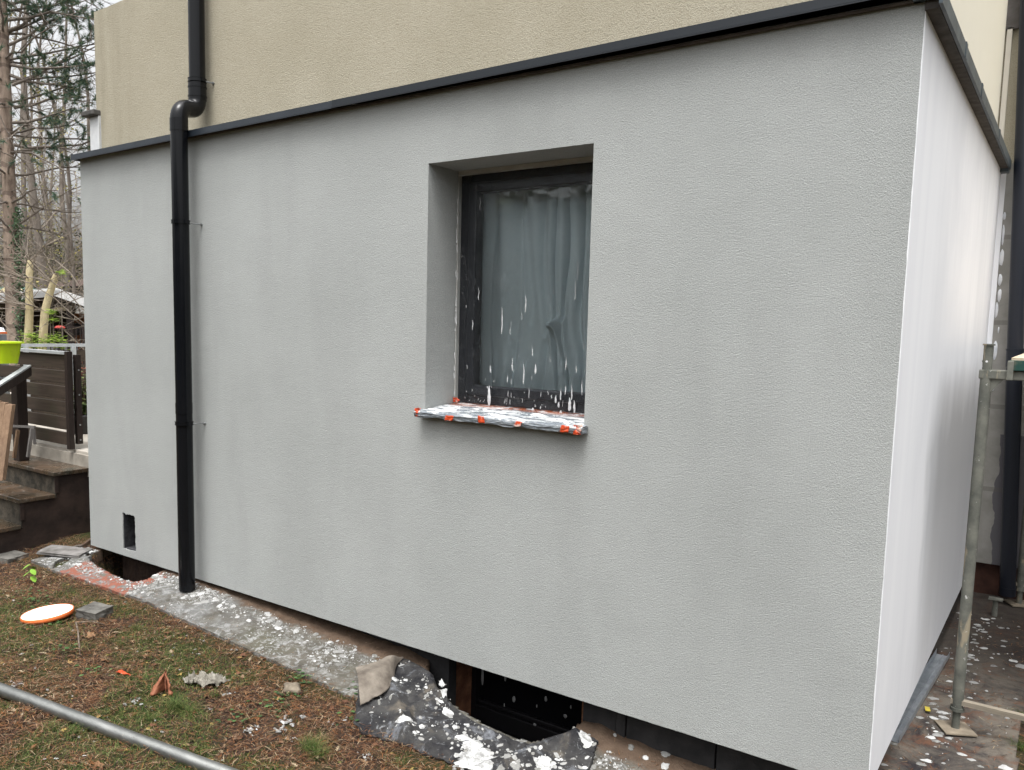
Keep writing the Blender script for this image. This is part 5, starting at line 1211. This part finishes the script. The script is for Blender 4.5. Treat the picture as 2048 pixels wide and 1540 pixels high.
# veranda building: local x to the right, y away
def zat(v, dpt): return 1.6 + dpt*(625-v)/1664.
B, b = oriented('garden_shed', 100, 17, 0, 0, 0, 0, ang+.12, 'open fronted garden building with a white fascia, dark posts and an orange back wall')
s17 = 17/1664.
q = MB(); hz = zat(588, 17)
q.add([(-1.9, -1.0, hz-.17), (.55, -1.0, hz+.09), (.55, -1.0, hz-.01), (-1.9, -1.0, hz-.36)], [(0, 1, 2, 3)])
q.slab([(-1.9, hz-.34), (.45, hz-.03), (.45, hz+.13), (-1.9, hz-.14)], [], 'xz', -1.0, -.96)
q.slab([(.4505, hz-.03), (1.4, hz-.36), (1.4, hz-.20), (.4505, hz+.13)], [], 'xz', -1.0, -.96)
child(q, 'fascia', mottled('white_fascia', (.66, .66, .65), (.76, .76, .75), 3, .6), B)
q = MB(); q.slab([(-1.9, hz-.38), (.45, hz-.07), (1.4, hz-.40), (1.4, hz-.28), (.45, hz-.02), (-1.9, hz-.28)], [], 'xz', -.95, 2.5); child(q, 'roof', mottled('dark_roof', (.035, .028, .024), (.07, .055, .045), 4), B)
q = MB(); q.box((-1.8, 2.0, 0), (-.2, 2.1, hz-.3)); child(q, 'back_wall', mottled('dark_wall', (.03, .025, .022), (.09, .07, .055), 3), B)
q = MB(); q.box((-.19, 1.6, 0), (1.4, 1.7, hz-.35))
a = Mat('orange_brick', .9); bt = a.n('ShaderNodeTexBrick'); a.lk(a.co((1, 1, 1), (pi/2, 0, 0)), bt.inputs[0]); bt.inputs['Scale'].default_value = 4; bt.inputs[1].default_value = (.42, .16, .07, 1); bt.inputs[2].default_value = (.30, .11, .05, 1); bt.inputs[3].default_value = (.2, .16, .12, 1); a.col(bt.outputs[0]); child(q, 'brick_wall', a.m, B)
for xx in (-1.0, -.35, .62, 1.15):
    q = MB(); q.box((xx, -.9, 0), (xx+.11, -.79, hz-.30)); child(q, 'post', M_POST, B)
q = MB(); q.box((-.6, .4, .0), (.45, 1.0, .78)); q.box((-.7, .3, .7801), (.55, 1.1, .83)); child(q, 'counter', mottled('counter_wood', (.22, .12, .07), (.35, .2, .12), 3), B)
q = MB(); q.box((-.35, .5, .831), (-.05, .7, .97)); q.box((.05, .5, .831), (.30, .7, .95)); child(q, 'crate', mottled('pale_crates', (.5, .5, .56), (.62, .62, .66), 8), B)
q = MB(); lathe(q, [(.001, 1.15), (.12, 1.16), (.17, 1.25), (.12, 1.38), (.05, 1.42), (.001, 1.43)], 20, Matrix.Translation((.16, 1.0, 0))); child(q, 'kettle', mottled('iron_pot', (.03, .03, .035), (.09, .09, .1), 5), B)
# brown tiled roof house behind
B2, b = oriented('tiled_house', 160, 24, 0, 0, 0, 0, ang-.1, 'house with a brown tiled hipped roof and white wall behind the open shed')
h0, h1 = zat(571, 24), zat(545, 24)
q = MB(); q.add([(-.75, -1, h0), (4, -1, h0), (4, 3, h0), (-.75, 3, h0), (.3, 1, h1), (3.2, 1, h1+.1)], [(0, 1, 5, 4), (1, 2, 5), (2, 3, 4, 5), (3, 0, 4)])
a = Mat('brown_tiles', .85); bt = a.n('ShaderNodeTexBrick'); a.lk(a.co(), bt.inputs[0]); bt.inputs['Scale'].default_value = 5; bt.inputs[1].default_value = (.16, .11, .095, 1); bt.inputs[2].default_value = (.11, .075, .065, 1); bt.inputs[3].default_value = (.05, .035, .03, 1); a.col(bt.outputs[0]); child(q, 'roof', a.m, B2)
q = MB(); q.box((-.75, -1.0, h0-.10), (4, -.95, h0-.001)); child(q, 'eave', M_POST, B2)
q = MB(); q.box((-.6, -.8, 0), (3.8, 2.8, h0-.11)); child(q, 'wall', mottled('white_wall', (.6, .6, .58), (.7, .7, .68), 2), B2)
# green roofed shed on the left
B3, b = oriented('green_roofed_shed', 30, 22, 0, 0, 0, 0, ang, 'shed with a green roof and cream gable behind the pine trunk')
z1, z0 = zat(566, 22), zat(590, 22)
q = MB(); q.add([(-1.8, -1, z0), (1.0, -1, z0+.05), (1.0, 2, z1-.05), (.3, 2, z1), (-1.8, 2, z1-.03)], [(0, 1, 2, 3, 4)]); q.box((-1.8, -1.03, z0-.14), (.9, -1.0, z0-.02)); child(q, 'roof', mottled('green_roofing', (.05, .13, .10), (.10, .19, .15), 3, .6), B3)
q = MB(); q.slab([(-1.7, 0), (.8, 0), (.8, z0-.10), (-1.7, z0-.10)], [], 'xz', -.9, 1.9); q.slab([(.05, z0+.06), (.85, z0+.04), (.45, z1-.02)], [], 'xz', -.95, -.9); child(q, 'wall', mottled('cream_wall', (.60, .50, .30), (.70, .60, .38), 2), B3)
# iron fence with a hanging basket
q_ = at(140, 700, 12.5); fe2 = empty('iron_fence', (q_.x, q_.y, 0), 'thin black iron railing fence in front of the open shed', 'iron fence', rz=ang)
zt_ = zat(651, 12.5)
for k in range(26):
    q = MB(); xx = -.75+k*.065; q.box((xx, -.008, 0), (xx+.012, .006, zt_-.01)); child(q, 'bar', M_POST, fe2)
q = MB(); q.box((-.76, -.012, zt_-.0095), (.95, .010, zt_+.015)); child(q, 'top_rail', M_POST, fe2)
q = MB(); q.box((-.76, -.012, .45), (.95, -.0085, .48)); child(q, 'bottom_rail', M_POST, fe2)
q = MB(); q.box((.20, -.03, 0), (.27, .03, zt_+.06)); child(q, 'post', M_POST, fe2)
hb_ = at(120, 655, 12.0); hb = empty('flower_basket', hb_, 'hanging basket of coral red flowers by the iron fence', 'flower basket')
q = MB(); R2 = random.Random(2)
for _ in range(240):
    v_ = Vector((R2.gauss(0, 1), R2.gauss(0, 1), abs(R2.gauss(0, .6)))).normalized(); a2 = R2.random()*6.3; leafpoly(q, hb_+Vector((v_.x*.055, v_.y*.055, v_.z*.03-.005)), Vector((cos(a2), sin(a2), .2)), v_, .02, .018)
q.build('flowers', foliage('coral_petals', [(0, (.55, .06, .05)), (1, (.75, .20, .17))], .6, .2), hb, fix=False)
q = MB(); lathe(q, [(.001, -.05), (.035, -.045), (.05, -.01), (.045, -.005), (.001, -.006)], 20, Matrix.Translation(hb_)); q.tube([hb_+Vector((0, 0, -.05)), Vector((hb_.x, hb_.y, -.1))], .01, 8); q.build('pot', M_POST, hb)
# white slatted crate with an orange lid at the left edge
cb_ = at(-18, 690, 11.); cr = empty('slatted_box', (cb_.x, cb_.y, 0), 'white slatted box with a white and orange lid at the left edge', 'slatted box', rz=ang)
zc = zat(656, 11)
for k in range(6):
    q = MB(); z_ = zc-.08-.055*k; q.box((-.14, 0, z_-.036), (.085, .016, z_)); child(q, 'slat', mottled('white_plastic', (.62, .64, .68), (.7, .72, .75), 4) if k == 0 else bpy.data.materials['white_plastic'], cr)
q = MB(); q.box((-.14, .02, 0), (.08, .24, zc-.07)); child(q, 'box_body', mottled('grey_inside', (.12, .13, .15), (.18, .19, .2), 4), cr)
q = MB(); q.slab([(-.16, zc-.045), (.06, zc-.045), (.03, zc+.01), (-.16, zc+.02)], [], 'xz', -.02, .26); child(q, 'lid', bpy.data.materials['white_plastic'], cr)
q = MB(); q.box((-.16, -.025, zc-.075), (.075, .265, zc-.046)); child(q, 'lid_edge', M_OR, cr)
# dark leaf screens added out of view, to darken reflections and dim the walls
def added_hedge(x0, y0, x1, y1, h, wd_, n, seed, label, cat='added_hedge', nm='added_hedge'):
    hg = MB(); R2 = random.Random(seed); a_, b_ = Vector((x0, y0, 0)), Vector((x1, y1, 0)); d = (b_-a_); s_ = Vector((-d.y, d.x, 0)).normalized()
    for _ in range(n):
        t = R2.random(); z_ = h*R2.random(); p = a_+d*t+s_*wd_*(R2.random()-.5); k = .85+.4*nz(p.x, p.y, 0, .4)
        an = R2.random()*6.3; L = .35+.25*R2.random(); leafpoly(hg, Vector((p.x, p.y, z_*k)), Vector((cos(an), sin(an), .2)), Vector((R2.gauss(0, 1), R2.gauss(0, 1), R2.gauss(0, 1))).normalized(), L, L*.7)
    return tag(hg.build(nm, M_ADDED_HEDGE, fix=False), label, cat)
M_ADDED_HEDGE = foliage('added_hedge_leaves', [(0, (.02, .035, .015)), (1, (.07, .09, .035))], .7, .1)
added_hedge(-9, -12, 13, -13, 4.6, 2.0, 9000, 3, 'tall dark leaf screen added unseen behind the viewer to darken reflections')
added_hedge(13.5, -10, 13.5, 9, 3.2, 1.6, 6000, 4, 'dark leaf screen added out of view to the right of the house')
added_hedge(-14, -11, -13, -3, 4.0, 1.6, 3500, 5, 'dark leaf screen added out of view at the left of the lawn')
